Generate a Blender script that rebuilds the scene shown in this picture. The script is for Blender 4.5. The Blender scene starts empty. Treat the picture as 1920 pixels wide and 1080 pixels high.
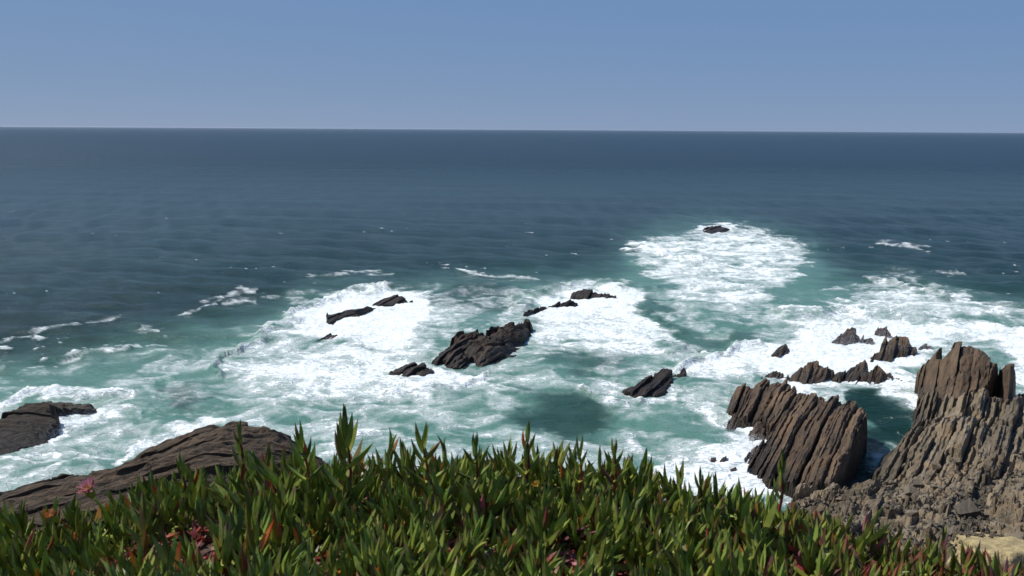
import bpy, math, random
import numpy as np
from mathutils import Matrix, Vector, Euler
R = math.radians
random.seed(7); rng = np.random.default_rng(7)
sc = bpy.context.scene
C = sc.collection

# ------------------------------------------------------------------ camera
H = 30.0                     # camera height above the sea
FPX = 1663.0                 # focal length in photo pixels (1920 wide)
PITCH, ROLL = R(10.155), R(0.36)
f0 = Vector((0, math.cos(PITCH), -math.sin(PITCH)))
r0 = Vector((1, 0, 0)); u0 = r0.cross(f0)
rv = r0*math.cos(ROLL) + u0*math.sin(ROLL)
uv = u0*math.cos(ROLL) - r0*math.sin(ROLL)
cam = bpy.data.cameras.new('camera'); camo = bpy.data.objects.new('camera', cam); C.objects.link(camo)
camo.matrix_world = Matrix(((rv.x, uv.x, -f0.x, 0), (rv.y, uv.y, -f0.y, 0), (rv.z, uv.z, -f0.z, H), (0, 0, 0, 1)))
cam.sensor_width = 36.0; cam.lens = 36.0*FPX/1920.0
cam.clip_start = 0.05; cam.clip_end = 300000
cam.dof.use_dof = True; cam.dof.focus_distance = 60.0; cam.dof.aperture_fstop = 13.0
sc.camera = camo

# ------------------------------------------------------------------ sky, sun, exposure
SUN_AZ, SUN_EL = R(-66), R(54)          # azimuth measured from +Y towards +X
w = bpy.data.worlds.new('World'); sc.world = w; w.use_nodes = True
wn = w.node_tree.nodes; wl = w.node_tree.links
sky = wn.new('ShaderNodeTexSky'); sky.sky_type = 'NISHITA'; sky.sun_disc = False
sky.sun_elevation = SUN_EL; sky.sun_rotation = SUN_AZ
sky.altitude = 3000; sky.air_density = 0.5; sky.dust_density = 1.1; sky.ozone_density = 6.0
bg = wn['Background']; bg.inputs[1].default_value = 0.15
# hazy coastal air: the sky's range is compressed channel by channel, as the camera recorded it
sep = wn.new('ShaderNodeSeparateColor'); wl.new(sky.outputs[0], sep.inputs[0]); tint = wn.new('ShaderNodeCombineColor')
for i_, (ex_, k_) in enumerate(((.33, .85), (.19, 1.27), (.02, 2.48))):
    pw_ = wn.new('ShaderNodeMath'); pw_.operation = 'POWER'; wl.new(sep.outputs[i_], pw_.inputs[0]); pw_.inputs[1].default_value = ex_
    ml_ = wn.new('ShaderNodeMath'); ml_.operation = 'MULTIPLY'; wl.new(pw_.outputs[0], ml_.inputs[0]); ml_.inputs[1].default_value = k_; wl.new(ml_.outputs[0], tint.inputs[i_])
wl.new(tint.outputs[0], bg.inputs[0])
sl = bpy.data.lights.new('sun', 'SUN'); sl.energy = 4.2; sl.angle = R(0.53); sl.color = (1.0, 0.965, 0.90)
so = bpy.data.objects.new('sun', sl); C.objects.link(so)
sd = Vector((math.sin(SUN_AZ)*math.cos(SUN_EL), math.cos(SUN_AZ)*math.cos(SUN_EL), math.sin(SUN_EL)))
so.rotation_euler = sd.to_track_quat('Z', 'Y').to_euler(); so.location = (-50, 50, 80)
sc.view_settings.view_transform = 'Standard'; sc.view_settings.look = 'None'
sc.view_settings.exposure = 0.35; sc.view_settings.gamma = 1.0; sc.view_settings.use_curve_mapping = False

# ------------------------------------------------------------------ photo pixel <-> place
def ray(px, py):
    return (f0*FPX + rv*(px-960.0) - uv*(py-540.0)).normalized()
def G(px, py, z=0.0):
    d = ray(px, py); t = (z-H)/d.z
    return (d.x*t, d.y*t)
def proj(x, y, z):
    z = z-H
    dp = x*f0.x + y*f0.y + z*f0.z; a = x*rv.x + y*rv.y + z*rv.z; b = x*uv.x + y*uv.y + z*uv.z
    return 960 + FPX*a/dp, 540 - FPX*b/dp

# ------------------------------------------------------------------ noise
def _h(ix, iy, iz, seed):
    h = (ix.astype(np.int64)*374761393 + iy.astype(np.int64)*668265263 + iz.astype(np.int64)*1274126177 + seed*974634777) & 0xffffffff
    h = ((h ^ (h >> 13))*1103515245) & 0xffffffff
    h = ((h ^ (h >> 16))*2246822519) & 0xffffffff
    return h ^ (h >> 15)
def hsh(i, j=0, seed=0):
    i = np.asarray(i); j = np.asarray(j) + 0*i
    return (_h(i, j, 0*i, seed) & 0xffff)/65535.0
def pn(x, y, seed=0):
    ix = np.floor(x); iy = np.floor(y); fx = x-ix; fy = y-iy
    ux = fx*fx*fx*(fx*(fx*6-15)+10); uy = fy*fy*fy*(fy*(fy*6-15)+10)
    def g(a, b):
        an = (_h(ix+a, iy+b, 0*ix, seed) & 1023)*(2*np.pi/1024)
        return np.cos(an)*(fx-a) + np.sin(an)*(fy-b)
    n0 = g(0, 0)*(1-ux) + g(1, 0)*ux; n1 = g(0, 1)*(1-ux) + g(1, 1)*ux
    return (n0*(1-uy) + n1*uy)*1.5
def fbm(x, y, o=4, seed=0, gain=0.5):
    s = 0; a = 1.0; t = 0
    for k in range(o):
        s = s + a*pn(x*2**k + 17.3*k, y*2**k - 9.1*k, seed+k); t += a; a *= gain
    return s/t
def sstep(a, b, x):
    t = np.clip((x-a)/(b-a), 0, 1); return t*t*(3-2*t)

# ------------------------------------------------------------------ mesh helpers
def mesh_from(name, V, F, mat, smooth=False, attrs=None):
    V = np.asarray(V, dtype=np.float32); F = np.asarray(F, dtype=np.int32)
    m = bpy.data.meshes.new(name); k = F.shape[1]
    m.vertices.add(len(V)); m.vertices.foreach_set('co', V.ravel())
    m.loops.add(F.size); m.loops.foreach_set('vertex_index', F.ravel())
    m.polygons.add(len(F)); m.polygons.foreach_set('loop_start', np.arange(len(F), dtype=np.int32)*k)
    m.polygons.foreach_set('use_smooth', np.full(len(F), smooth))
    if attrs:
        for n, a in attrs.items():
            at = m.attributes.new(n, 'FLOAT', 'POINT'); at.data.foreach_set('value', np.asarray(a, dtype=np.float32).ravel())
    m.materials.append(mat); m.update(calc_edges=True); m.validate()
    return m
def link(name, data, parent=None, label=None, cat=None, group=None, kind=None):
    o = bpy.data.objects.new(name, data); C.objects.link(o)
    if parent: o.parent = parent
    if label: o['label'] = label
    if cat: o['category'] = cat
    if group: o['group'] = group
    if kind: o['kind'] = kind
    return o
def grid_faces(nr, nc):
    i = np.arange(nr-1)[:, None]*nc + np.arange(nc-1)[None, :]
    return np.stack([i, i+1, i+1+nc, i+nc], -1).reshape(-1, 4)

# ------------------------------------------------------------------ materials
class N:
    """tiny node helper"""
    def __init__(s, name):
        s.m = bpy.data.materials.new(name); s.m.use_nodes = True; s.t = s.m.node_tree
        s.p = s.t.nodes['Principled BSDF']; s.out = s.t.nodes['Material Output']
    def new(s, t, **k):
        n = s.t.nodes.new(t)
        for a, b in k.items(): setattr(n, a, b)
        return n
    def l(s, a, b): s.t.links.new(a, b)
    def val(s, n, i, v):
        if hasattr(v, 'links') or hasattr(v, 'is_output'): s.l(v, n.inputs[i])
        else: n.inputs[i].default_value = v
    def math(s, op, a, b=0.0, c=None, clamp=False):
        n = s.new('ShaderNodeMath', operation=op, use_clamp=clamp); s.val(n, 0, a); s.val(n, 1, b)
        if c is not None: s.val(n, 2, c)
        return n.outputs[0]
    def mix(s, f, a, b):
        n = s.new('ShaderNodeMix', data_type='RGBA'); s.val(n, 0, f)
        for i, v in ((6, a), (7, b)):
            if isinstance(v, tuple): n.inputs[i].default_value = (*v, 1) if len(v) == 3 else v
            else: s.l(v, n.inputs[i])
        return n.outputs[2]
    def attr(s, name):
        n = s.new('ShaderNodeAttribute'); n.attribute_name = name; return n.outputs['Fac']
    def mr(s, x, a, b, c=0.0, d=1.0, smooth=True):
        n = s.new('ShaderNodeMapRange', interpolation_type='SMOOTHSTEP' if smooth else 'LINEAR')
        s.val(n, 0, x); n.inputs[1].default_value = a; n.inputs[2].default_value = b; n.inputs[3].default_value = c; n.inputs[4].default_value = d
        return n.outputs[0]
    def coord(s, scale=(1, 1, 1), rotz=0.0, kind='Object'):
        if kind == 'Position': c = s.new('ShaderNodeNewGeometry').outputs['Position']
        else: c = s.new('ShaderNodeTexCoord').outputs[kind]
        a = s.new('ShaderNodeMapping'); a.inputs['Rotation'].default_value = (0, 0, rotz); a.inputs['Scale'].default_value = scale
        if rotz:                                   # rotate first, then stretch
            a.inputs['Scale'].default_value = (1, 1, 1); s.l(c, a.inputs[0])
            b = s.new('ShaderNodeMapping'); b.inputs['Scale'].default_value = scale; s.l(a.outputs[0], b.inputs[0]); return b.outputs[0]
        s.l(c, a.inputs[0]); return a.outputs[0]
    def noise(s, vec, scale, detail=3, rough=0.5, dist=0.0, out='Fac', typ=None):
        n = s.new('ShaderNodeTexNoise'); s.l(vec, n.inputs['Vector'])
        if typ: n.noise_type = typ
        n.inputs['Scale'].default_value = scale; n.inputs['Detail'].default_value = detail
        n.inputs['Roughness'].default_value = rough; n.inputs['Distortion'].default_value = dist
        return n.outputs[out]
    def bump(s, h, dist, strength=1.0, normal=None):
        n = s.new('ShaderNodeBump'); s.l(h, n.inputs['Height']); n.inputs['Distance'].default_value = dist
        s.val(n, 'Strength', strength)
        if normal: s.l(normal, n.inputs['Normal'])
        return n.outputs[0]

STRIKE = R(-30)   # bedding strikes 20 degrees right of the view direction
def rock_material(name, cols, wet=True, tan_amt=0.5, lichen=None, dark=1.0):
    n = N(name)
    u = n.coord((1.0, 0.10, 0.35), -STRIKE, 'Position')          # stretched along the beds
    o = n.coord((1, 1, 1), 0, 'Position')
    band = n.noise(u, 1.1, 6, 0.65, 0.6)
    fine = n.noise(u, 5.0, 5, 0.7, 0.4)
    blot = n.noise(o, 0.33, 5, 0.6)
    grit = n.noise(o, 6.0, 4, 0.7)
    c = n.mix(n.mr(band, 0.35, 0.66), cols[0], cols[1])
    oi = n.new('ShaderNodeObjectInfo').outputs['Random']
    c = n.mix(n.mr(blot, 0.42, 0.66, 0, tan_amt), c, cols[2])
    c = n.mix(n.mr(fine, 0.56, 0.70, 0, 0.65), c, cols[3])
    c = n.mix(n.mr(grit, 0.62, 0.78, 0, 0.55), c, cols[4])
    crev = n.mr(fine, 0.28, 0.42, 0.45, 1.0)
    g = n.new('ShaderNodeVectorMath', operation='SCALE'); n.l(c, g.inputs[0]); n.l(crev, g.inputs['Scale']); c = g.outputs[0]
    ov = n.new('ShaderNodeVectorMath', operation='SCALE'); n.l(c, ov.inputs[0]); n.l(n.mr(oi, 0, 1, .72, 1.30, False), ov.inputs['Scale']); c = ov.outputs[0]
    if lichen:
        c = n.mix(n.mr(n.noise(o, 0.6, 4, 0.6), 0.60, 0.68, 0, 0.85), c, lichen)
    z = n.new('ShaderNodeSeparateXYZ'); geo = n.new('ShaderNodeNewGeometry'); n.l(geo.outputs['Position'], z.inputs[0])
    if wet:
        zz = n.math('ADD', z.outputs[2], n.math('MULTIPLY', n.math('SUBTRACT', blot, 0.5), 2.5))
        wt = n.mr(zz, 0.6, 2.4, 1.0, 0.0)
        g2 = n.new('ShaderNodeVectorMath', operation='SCALE'); n.l(c, g2.inputs[0]); n.l(n.math('SUBTRACT', 1.0, n.math('MULTIPLY', wt, 0.60)), g2.inputs['Scale']); c = g2.outputs[0]
        n.l(n.math('SUBTRACT', 0.85, n.math('MULTIPLY', wt, 0.35)), n.p.inputs['Roughness'])
    else:
        n.p.inputs['Roughness'].default_value = 0.9
    n.l(c, n.p.inputs['Base Color']); n.p.inputs['Specular IOR Level'].default_value = 0.3
    b1 = n.bump(fine, 0.25, 0.8); b2 = n.bump(grit, 0.12, 0.9, b1)
    n.l(b2, n.p.inputs['Normal'])
    return n.m
M = {}
M['slab'] = rock_material('brown_schist', ((0.05, 0.0344, 0.0224), (0.125, 0.0859, 0.0533), (0.145, 0.084, 0.043), (0.2, 0.1528, 0.1032), (0.27, 0.2101, 0.1462)))
M['head'] = rock_material('grey_schist', ((0.095, 0.076, 0.0516), (0.19, 0.1539, 0.1049), (0.22, 0.1425, 0.0705), (0.29, 0.2375, 0.1634), (0.4, 0.3325, 0.2322)), tan_amt=0.45)
M['isle'] = rock_material('wet_rock', ((0.03, 0.022, 0.0155), (0.075, 0.0525, 0.0344), (0.085, 0.043, 0.0258), (0.115, 0.0859, 0.0559), (0.15, 0.1146, 0.0774)), tan_amt=0.5)
M['scree'] = rock_material('broken_grey_rock', ((0.085, 0.0716, 0.0533), (0.175, 0.148, 0.1075), (0.2, 0.1432, 0.086), (0.26, 0.2244, 0.1634), (0.4, 0.3438, 0.2666)), wet=False, tan_amt=0.3)
M['shade'] = rock_material('dark_cliff_rock', ((0.0406, 0.029, 0.0183), (0.0761, 0.0527, 0.0324), (0.0913, 0.0562, 0.0296), (0.1115, 0.0791, 0.0493), (0.142, 0.1011, 0.0634)), tan_amt=0.4)

def sand_material():
    n = N('sand'); o = n.coord((1, 1, 1), 0, 'Position')
    c = n.mix(n.mr(n.noise(o, 1.3, 5, 0.7), 0.35, 0.68), (0.20, 0.155, 0.075), (0.42, 0.33, 0.16))
    c = n.mix(n.mr(n.noise(o, 9, 3, 0.6), 0.62, 0.70), c, (0.22, 0.18, 0.12))
    n.l(c, n.p.inputs['Base Color']); n.p.inputs['Roughness'].default_value = 0.95
    n.l(n.bump(n.noise(o, 5, 4, 0.7), 0.2, 0.8), n.p.inputs['Normal']); return n.m
M['sand'] = sand_material()
def soil_material():
    n = N('soil'); o = n.coord((1, 1, 1), 0, 'Position')
    c = n.mix(n.mr(n.noise(o, 14, 5, 0.7), 0.35, 0.68), (0.030, 0.016, 0.010), (0.11, 0.065, 0.04))
    n.l(c, n.p.inputs['Base Color']); n.p.inputs['Roughness'].default_value = 0.95
    n.l(n.bump(n.noise(o, 60, 4, 0.7), 0.02, 0.8), n.p.inputs['Normal']); return n.m
M['soil'] = soil_material()

def sea_material():
    n = N('sea_water')
    o = n.coord((1, 1, 1), 0, 'Position')
    foam, aer = n.attr('foam'), n.attr('aer')
    dist = n.attr('far')
    # fine break-up of the foam: stretched streaks and lace
    st = n.coord((0.55, 1.0, 1.0), R(8), 'Position')
    n1 = n.noise(st, 1.15, 5, 0.68, 1.1)
    n2 = n.noise(st, 3.6, 4, 0.65, 0.6)
    vw = n.new('ShaderNodeVectorMath', operation='ADD')
    nc = n.new('ShaderNodeTexNoise'); n.l(st, nc.inputs['Vector']); nc.inputs['Scale'].default_value = 0.7; nc.inputs['Detail'].default_value = 4
    sc_ = n.new('ShaderNodeVectorMath', operation='SCALE'); n.l(nc.outputs['Color'], sc_.inputs[0]); sc_.inputs['Scale'].default_value = 2.2
    n.l(st, vw.inputs[0]); n.l(sc_.outputs[0], vw.inputs[1])
    vo = n.new('ShaderNodeTexVoronoi', feature='DISTANCE_TO_EDGE'); n.l(vw.outputs[0], vo.inputs['Vector']); vo.inputs['Scale'].default_value = 0.85
    lace = n.mr(vo.outputs['Distance'], 0.0, 0.16, 1.0, 0.0)
    t = n.math('ADD', foam, n.math('MULTIPLY', n.math('SUBTRACT', n1, 0.5), 1.05))
    t = n.math('ADD', t, n.math('MULTIPLY', n.math('SUBTRACT', n2, 0.5), n.mr(foam, .3, .9, .40, .18)))
    t = n.math('ADD', t, n.math('MULTIPLY', n.math('MULTIPLY', lace, 0.24), n.mr(foam, 0.08, 0.35)))
    fm = n.mr(t, 0.41, 0.98)
    veil = n.math('MULTIPLY', n.mr(n.math('ADD', foam, n.math('MULTIPLY', n.math('SUBTRACT', n1, .5), .4)), 0.08, 0.80), 0.56)          # thin foam film over the whole patch
    fm = n.math('MAXIMUM', fm, veil)
    deep = n.mix(n.mr(n.noise(n.coord((0.3, 1, 1), 0, 'Position'), 0.05, 8, 0.75), 0.35, 0.65), (0.0030, 0.018, 0.013), (0.006, 0.029, 0.022))
    aern = n.math('ADD', aer, n.math('MULTIPLY', n.math('MULTIPLY', n.math('SUBTRACT', n.noise(st, 0.16, 5, 0.6, 0.8), 0.5), 0.9), aer))
    deep = n.mix(n.math('MULTIPLY', n.attr('far2'), .85), deep, (0.012, 0.030, 0.044))  # lighter far water: haze and sky reflection put into the base colour
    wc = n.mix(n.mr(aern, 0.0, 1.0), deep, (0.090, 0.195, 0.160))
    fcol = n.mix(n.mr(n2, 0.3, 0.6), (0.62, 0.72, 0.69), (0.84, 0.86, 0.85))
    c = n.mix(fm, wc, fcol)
    n.l(c, n.p.inputs['Base Color'])
    n.p.inputs['IOR'].default_value = 1.33
    n.l(n.math('ADD', n.math('MULTIPLY', fm, 0.55), n.math('ADD', 0.10, n.math('MULTIPLY', dist, 0.22))), n.p.inputs['Roughness'])
    n.l(n.math('SUBTRACT', 0.14, n.math('MULTIPLY', fm, 0.0)), n.p.inputs['Specular IOR Level'])
    # ripples
    wv = n.coord((0.45, 1.0, 1.0), R(14), 'Position')
    r1 = n.noise(wv, 0.42, 6, 0.68, 0.3)
    r2 = n.noise(wv, 2.6, 4, 0.6, 0.2)
    r0_ = n.noise(n.coord((0.35, 1.0, 1.0), R(-6), 'Position'), 0.10, 4, 0.6, 0.2)
    rf = n.noise(n.coord((0.22, 1.0, 1.0), R(-4), 'Position'), 0.035, 7, 0.72, 0.2)
    bf = n.bump(rf, 11.0, n.math('MULTIPLY', dist, 0.55))
    b0 = n.bump(r0_, .7, 0.6, bf)
    b1 = n.bump(r1, 0.9, 0.8, b0)
    b2 = n.bump(r2, 0.14, n.math('SUBTRACT', 1.0, n.math('MULTIPLY', dist, 0.5)), b1)
    b3 = n.bump(n.math('MULTIPLY', t, fm), 0.24, 0.9, b2)
    n.l(b3, n.p.inputs['Normal'])
    return n.m
M['sea'] = sea_material()

# ------------------------------------------------------------------ foam and shallow-water maps (drawn on a chart of the bay)
CW, CH = 640, 360            # chart cells; 3 photo pixels each
gy, gx = np.mgrid[0:CH, 0:CW]; gx = gx*3.0+1.5; gy = gy*3.0+1.5
def inpoly(P, x, y):
    ins = np.zeros(x.shape, bool); n = len(P)
    for i in range(n):
        x1, y1 = P[i][:2]; x2, y2 = P[(i+1) % n][:2]
        c = ((y1 > y) != (y2 > y)) & (x < (x2-x1)*(y-y1)/((y2-y1) if y2 != y1 else 1e-9) + x1); ins ^= c
    return ins
def blur(a, s):
    r = int(3*s)+1; k = np.exp(-0.5*(np.arange(-r, r+1)/s)**2); k /= k.sum()
    p = np.pad(a, r, mode='edge')
    p = np.apply_along_axis(lambda m: np.convolve(m, k, 'valid'), 0, p)
    return np.apply_along_axis(lambda m: np.convolve(m, k, 'valid'), 1, p)
def poly_layer(P, s): return blur(inpoly(P, gx, gy).astype(float), s)
def ell(cx, cy, rx, ry, rot=0):
    a = R(rot); dx = gx-cx; dy = gy-cy
    X = dx*math.cos(a)+dy*math.sin(a); Y = -dx*math.sin(a)+dy*math.cos(a)
    return 1-sstep(0.55, 1.25, np.hypot(X/rx, Y/ry))
def stroke(pts, wd):
    d = np.full(gx.shape, 1e9)
    for (x1, y1), (x2, y2) in zip(pts[:-1], pts[1:]):
        t = np.clip(((gx-x1)*(x2-x1)+(gy-y1)*(y2-y1))/((x2-x1)**2+(y2-y1)**2+1e-9), 0, 1)
        d = np.minimum(d, np.hypot(gx-x1-t*(x2-x1), (gy-y1-t*(y2-y1))*1.6))
    return 1-sstep(0.3*wd, 1.3*wd, d)
foam = np.zeros(gx.shape)
def fmax(l, v):
    global foam; foam = np.maximum(foam, l*v)
def fcut(l, v):
    global foam; foam = foam*(1-l*(1-v))
# general nearshore veil
fmax(poly_layer([(-60, 730), (150, 680), (380, 650), (520, 600), (640, 560), (820, 545), (1000, 535), (1250, 545), (1500, 560), (1700, 560), (2000, 600), (2000, 1100), (-60, 1100)], 7), 0.36)
fmax(poly_layer([(380, 700), (430, 660), (540, 600), (560, 560), (700, 540), (830, 545), (840, 600), (800, 650), (740, 690), (900, 700), (900, 740), (700, 760), (520, 760), (400, 745)], 4), 0.62)
fmax(poly_layer([(545, 600), (600, 555), (720, 540), (820, 545), (830, 580), (760, 640), (700, 665), (600, 650), (550, 630)], 3), 1.0)
fmax(ell(620, 690, 170, 38, -4), 0.86); fmax(ell(560, 715, 140, 25, 4), 0.70); fmax(ell(470, 680, 60, 30, -20), 0.55)
fmax(ell(800, 705, 100, 24, 4), 0.82); fmax(stroke([(740, 735), (830, 728), (900, 705)], 14), 0.9)
fmax(ell(470, 720, 80, 26, 0), 0.62)
# round the long middle reef
fmax(poly_layer([(975, 590), (1000, 560), (1070, 540), (1160, 536), (1210, 556), (1215, 580), (1260, 620), (1270, 655), (1180, 665), (1060, 650), (1000, 640), (990, 610)], 3), 0.86)
fmax(ell(1080, 565, 100, 20, -8), 1.0); fmax(ell(1170, 555, 45, 22, 10), 0.95); fmax(ell(1060, 605, 70, 26, 10), 0.9)
fmax(stroke([(830, 650), (900, 605), (975, 590)], 14), 0.55)
fmax(ell(1180, 630, 80, 24, 20), 0.62)
# outer breaker
fmax(poly_layer([(1165, 470), (1205, 452), (1300, 440), (1325, 422), (1400, 424), (1470, 445), (1528, 470), (1500, 510), (1440, 560), (1370, 585), (1280, 560), (1215, 520), (1220, 495)], 3), 0.66)
fmax(stroke([(1170, 468), (1215, 460), (1290, 492), (1310, 485)], 11), 0.95); fmax(ell(1400, 455, 70, 18, 12), 0.75)
fmax(ell(1330, 515, 90, 30, 15), 0.62); fmax(stroke([(1315, 428), (1370, 424)], 9), 1.0)
# right-hand surf
fmax(poly_layer([(1480, 585), (1600, 590), (1760, 598), (1990, 620), (1990, 790), (1880, 760), (1880, 650), (1760, 640), (1720, 715), (1700, 740), (1620, 735), (1470, 730), (1400, 700), (1330, 730), (1290, 690), (1420, 650), (1500, 630)], 4), 0.98)
fmax(poly_layer([(1640, 520), (1680, 515), (1760, 550), (1860, 560), (1990, 610), (1990, 640), (1700, 600), (1560, 590)], 5), 0.60)
fmax(stroke([(1640, 522), (1690, 530), (1740, 552)], 8), 0.7); fmax(stroke([(1800, 552), (1850, 570), (1920, 605)], 9), 0.75)
fmax(stroke([(1480, 582), (1560, 575), (1620, 590)], 12), 0.85)
fmax(ell(1370, 680, 70, 26, -10), 0.85); fmax(ell(1310, 700, 60, 24, 0), 0.72)
fmax(ell(1140, 710, 70, 22, 5), 0.5); fmax(stroke([(1080, 720), (1130, 742), (1200, 750), (1260, 750)], 12), 0.72)
fmax(ell(1330, 770, 60, 35, 20), 0.55); fmax(poly_layer([(1260, 850), (1330, 850), (1350, 810), (1400, 780), (1460, 785), (1450, 950), (1250, 950)], 4), 0.95)
fmax(stroke([(1300, 760), (1340, 800), (1360, 830)], 12), 0.8)
# left rocks and left shore
fmax(stroke([(-40, 775), (60, 745), (150, 735), (225, 745), (235, 765), (185, 785)], 15), 1.0)
fmax(poly_layer([(95, 765), (180, 775), (240, 770), (200, 800), (130, 820), (80, 850), (95, 800)], 3), 0.92)
fmax(stroke([(-20, 900), (120, 870), (200, 850)], 10), 0.6); fmax(stroke([(205, 880), (270, 840), (340, 812), (400, 800)], 14), 0.95)
fmax(stroke([(-20, 770), (0, 768)], 10), 0.9); fmax(stroke([(-10, 865), (40, 862), (90, 845)], 7), 0.8)
fmax(ell(660, 800, 150, 30, 0), 0.46); fmax(stroke([(560, 860), (640, 830), (700, 760)], 14), 0.6)
fmax(stroke([(150, 760), (300, 740), (420, 770)], 14), 0.42); fmax(stroke([(180, 830), (280, 790), (380, 780)], 14), 0.5)
# drifting foam lines off the left shore
for p, v in (([(-20, 700), (80, 665), (160, 650)], .45), ([(60, 690), (150, 662), (250, 645)], .42), ([(0, 650), (60, 622), (130, 610)], .45),
             ([(250, 622), (300, 617)], .4), ([(340, 590), (390, 575), (460, 552)], .42), ([(380, 562), (470, 548)], .40), ([(430, 572), (475, 566)], .5),
             ([(590, 520), (650, 515), (735, 512)], .36), ([(860, 510), (940, 518), (1000, 520)], .5), ([(860, 505), (880, 515)], .5),
             ([(480, 555), (560, 550), (640, 552)], .36), ([(70, 630), (120, 610)], .5), ([(1650, 455), (1700, 460), (1745, 470)], .5), ([(1740, 505), (1800, 512)], .3),
             ([(1530, 545), (1600, 540), (1640, 520)], .4), ([(640, 510), (720, 515)], .3), ([(150, 605), (230, 596)], .32), ([(0, 720), (80, 700), (130, 700)], .45)):
    fmax(stroke(p, 8), v)
# darker open pools
fcut(ell(1050, 775, 120, 50, 5), 0.05); fcut(ell(1130, 800, 90, 30, 0), 0.15); fcut(ell(905, 600, 60, 22, -30), 0.35)
fcut(stroke([(1220, 580), (1280, 630), (1340, 650), (1400, 640)], 26), 0.25); fcut(ell(1085, 690, 60, 22, 5), 0.35); fcut(ell(300, 800, 70, 18, 5), 0.6)
fcut(ell(310, 745, 130, 42, -8), 0.6); fcut(ell(80, 715, 110, 25, 0), 0.6); fcut(ell(1270, 800, 70, 26, 10), 0.35); fcut(ell(120, 720, 120, 16, 0), 0.4)
fcut(poly_layer([(1600, 742), (1650, 735), (1690, 765), (1725, 775), (1700, 830), (1640, 850), (1620, 920), (1540, 920), (1610, 800)], 2.2), 0.0)
fmax(stroke([(1450, 735), (1560, 730), (1650, 730), (1700, 750)], 9), 0.75); fmax(stroke([(1660, 790), (1700, 812)], 3), 0.55); fmax(ell(1705, 752, 30, 14, 30), 0.8)
aer = poly_layer([(-60, 705), (200, 650), (420, 620), (600, 545), (900, 530), (1160, 520), (1180, 450), (1330, 415), (1530, 460), (1560, 530), (1700, 530), (1900, 570), (2000, 590), (2000, 1100), (-60, 1100)], 12)
aer = aer*(1-0.70*ell(1060, 780, 130, 55, 5))*(1-0.45*stroke([(1220, 570), (1290, 640), (1400, 640)], 34))*(1-0.5*ell(1100, 680, 90, 26, 5))*(1-0.5*ell(900, 560, 90, 30, 0))
aer = aer*(1-0.93*poly_layer([(1600, 738), (1650, 733), (1690, 760), (1730, 775), (1700, 835), (1640, 850), (1620, 920), (1540, 920), (1600, 800)], 3))
aer = aer*(1-0.55*ell(350, 740, 50, 26, 20))
surge = np.zeros(gx.shape)
for p, w_, v in (([(1170, 470), (1215, 462), (1290, 492), (1312, 487)], 9, .9), ([(545, 612), (575, 575), (640, 550), (720, 538)], 10, .8), ([(1212, 565), (1250, 605), (1278, 655)], 9, .3),
                 ([(1480, 588), (1600, 582), (1760, 600), (1920, 632)], 11, .9), ([(1290, 694), (1380, 655), (1440, 650)], 9, .8), ([(380, 705), (430, 662), (540, 612)], 11, .8), ([(740, 738), (830, 730), (905, 702)], 8, .6),
                 ([(1640, 524), (1700, 532), (1780, 556)], 7, .8), ([(970, 575), (1010, 548), (1100, 530), (1200, 540)], 8, .7), ([(1080, 725), (1130, 745), (1210, 752)], 7, .6), ([(0, 690), (160, 655), (300, 640)], 8, .5), ([(-20, 765), (90, 738), (230, 742)], 8, .5)):
    surge = np.maximum(surge, stroke(p, w_)*v)
def chart(a, px, py):
    X = np.clip((px-1.5)/3, 0, CW-1.001); Y = np.clip((py-1.5)/3, 0, CH-1.001)
    i = np.floor(X).astype(int); j = np.floor(Y).astype(int); fx = X-i; fy = Y-j
    return (a[j, i]*(1-fx)+a[j, i+1]*fx)*(1-fy) + (a[j+1, i]*(1-fx)+a[j+1, i+1]*fx)*fy

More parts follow.
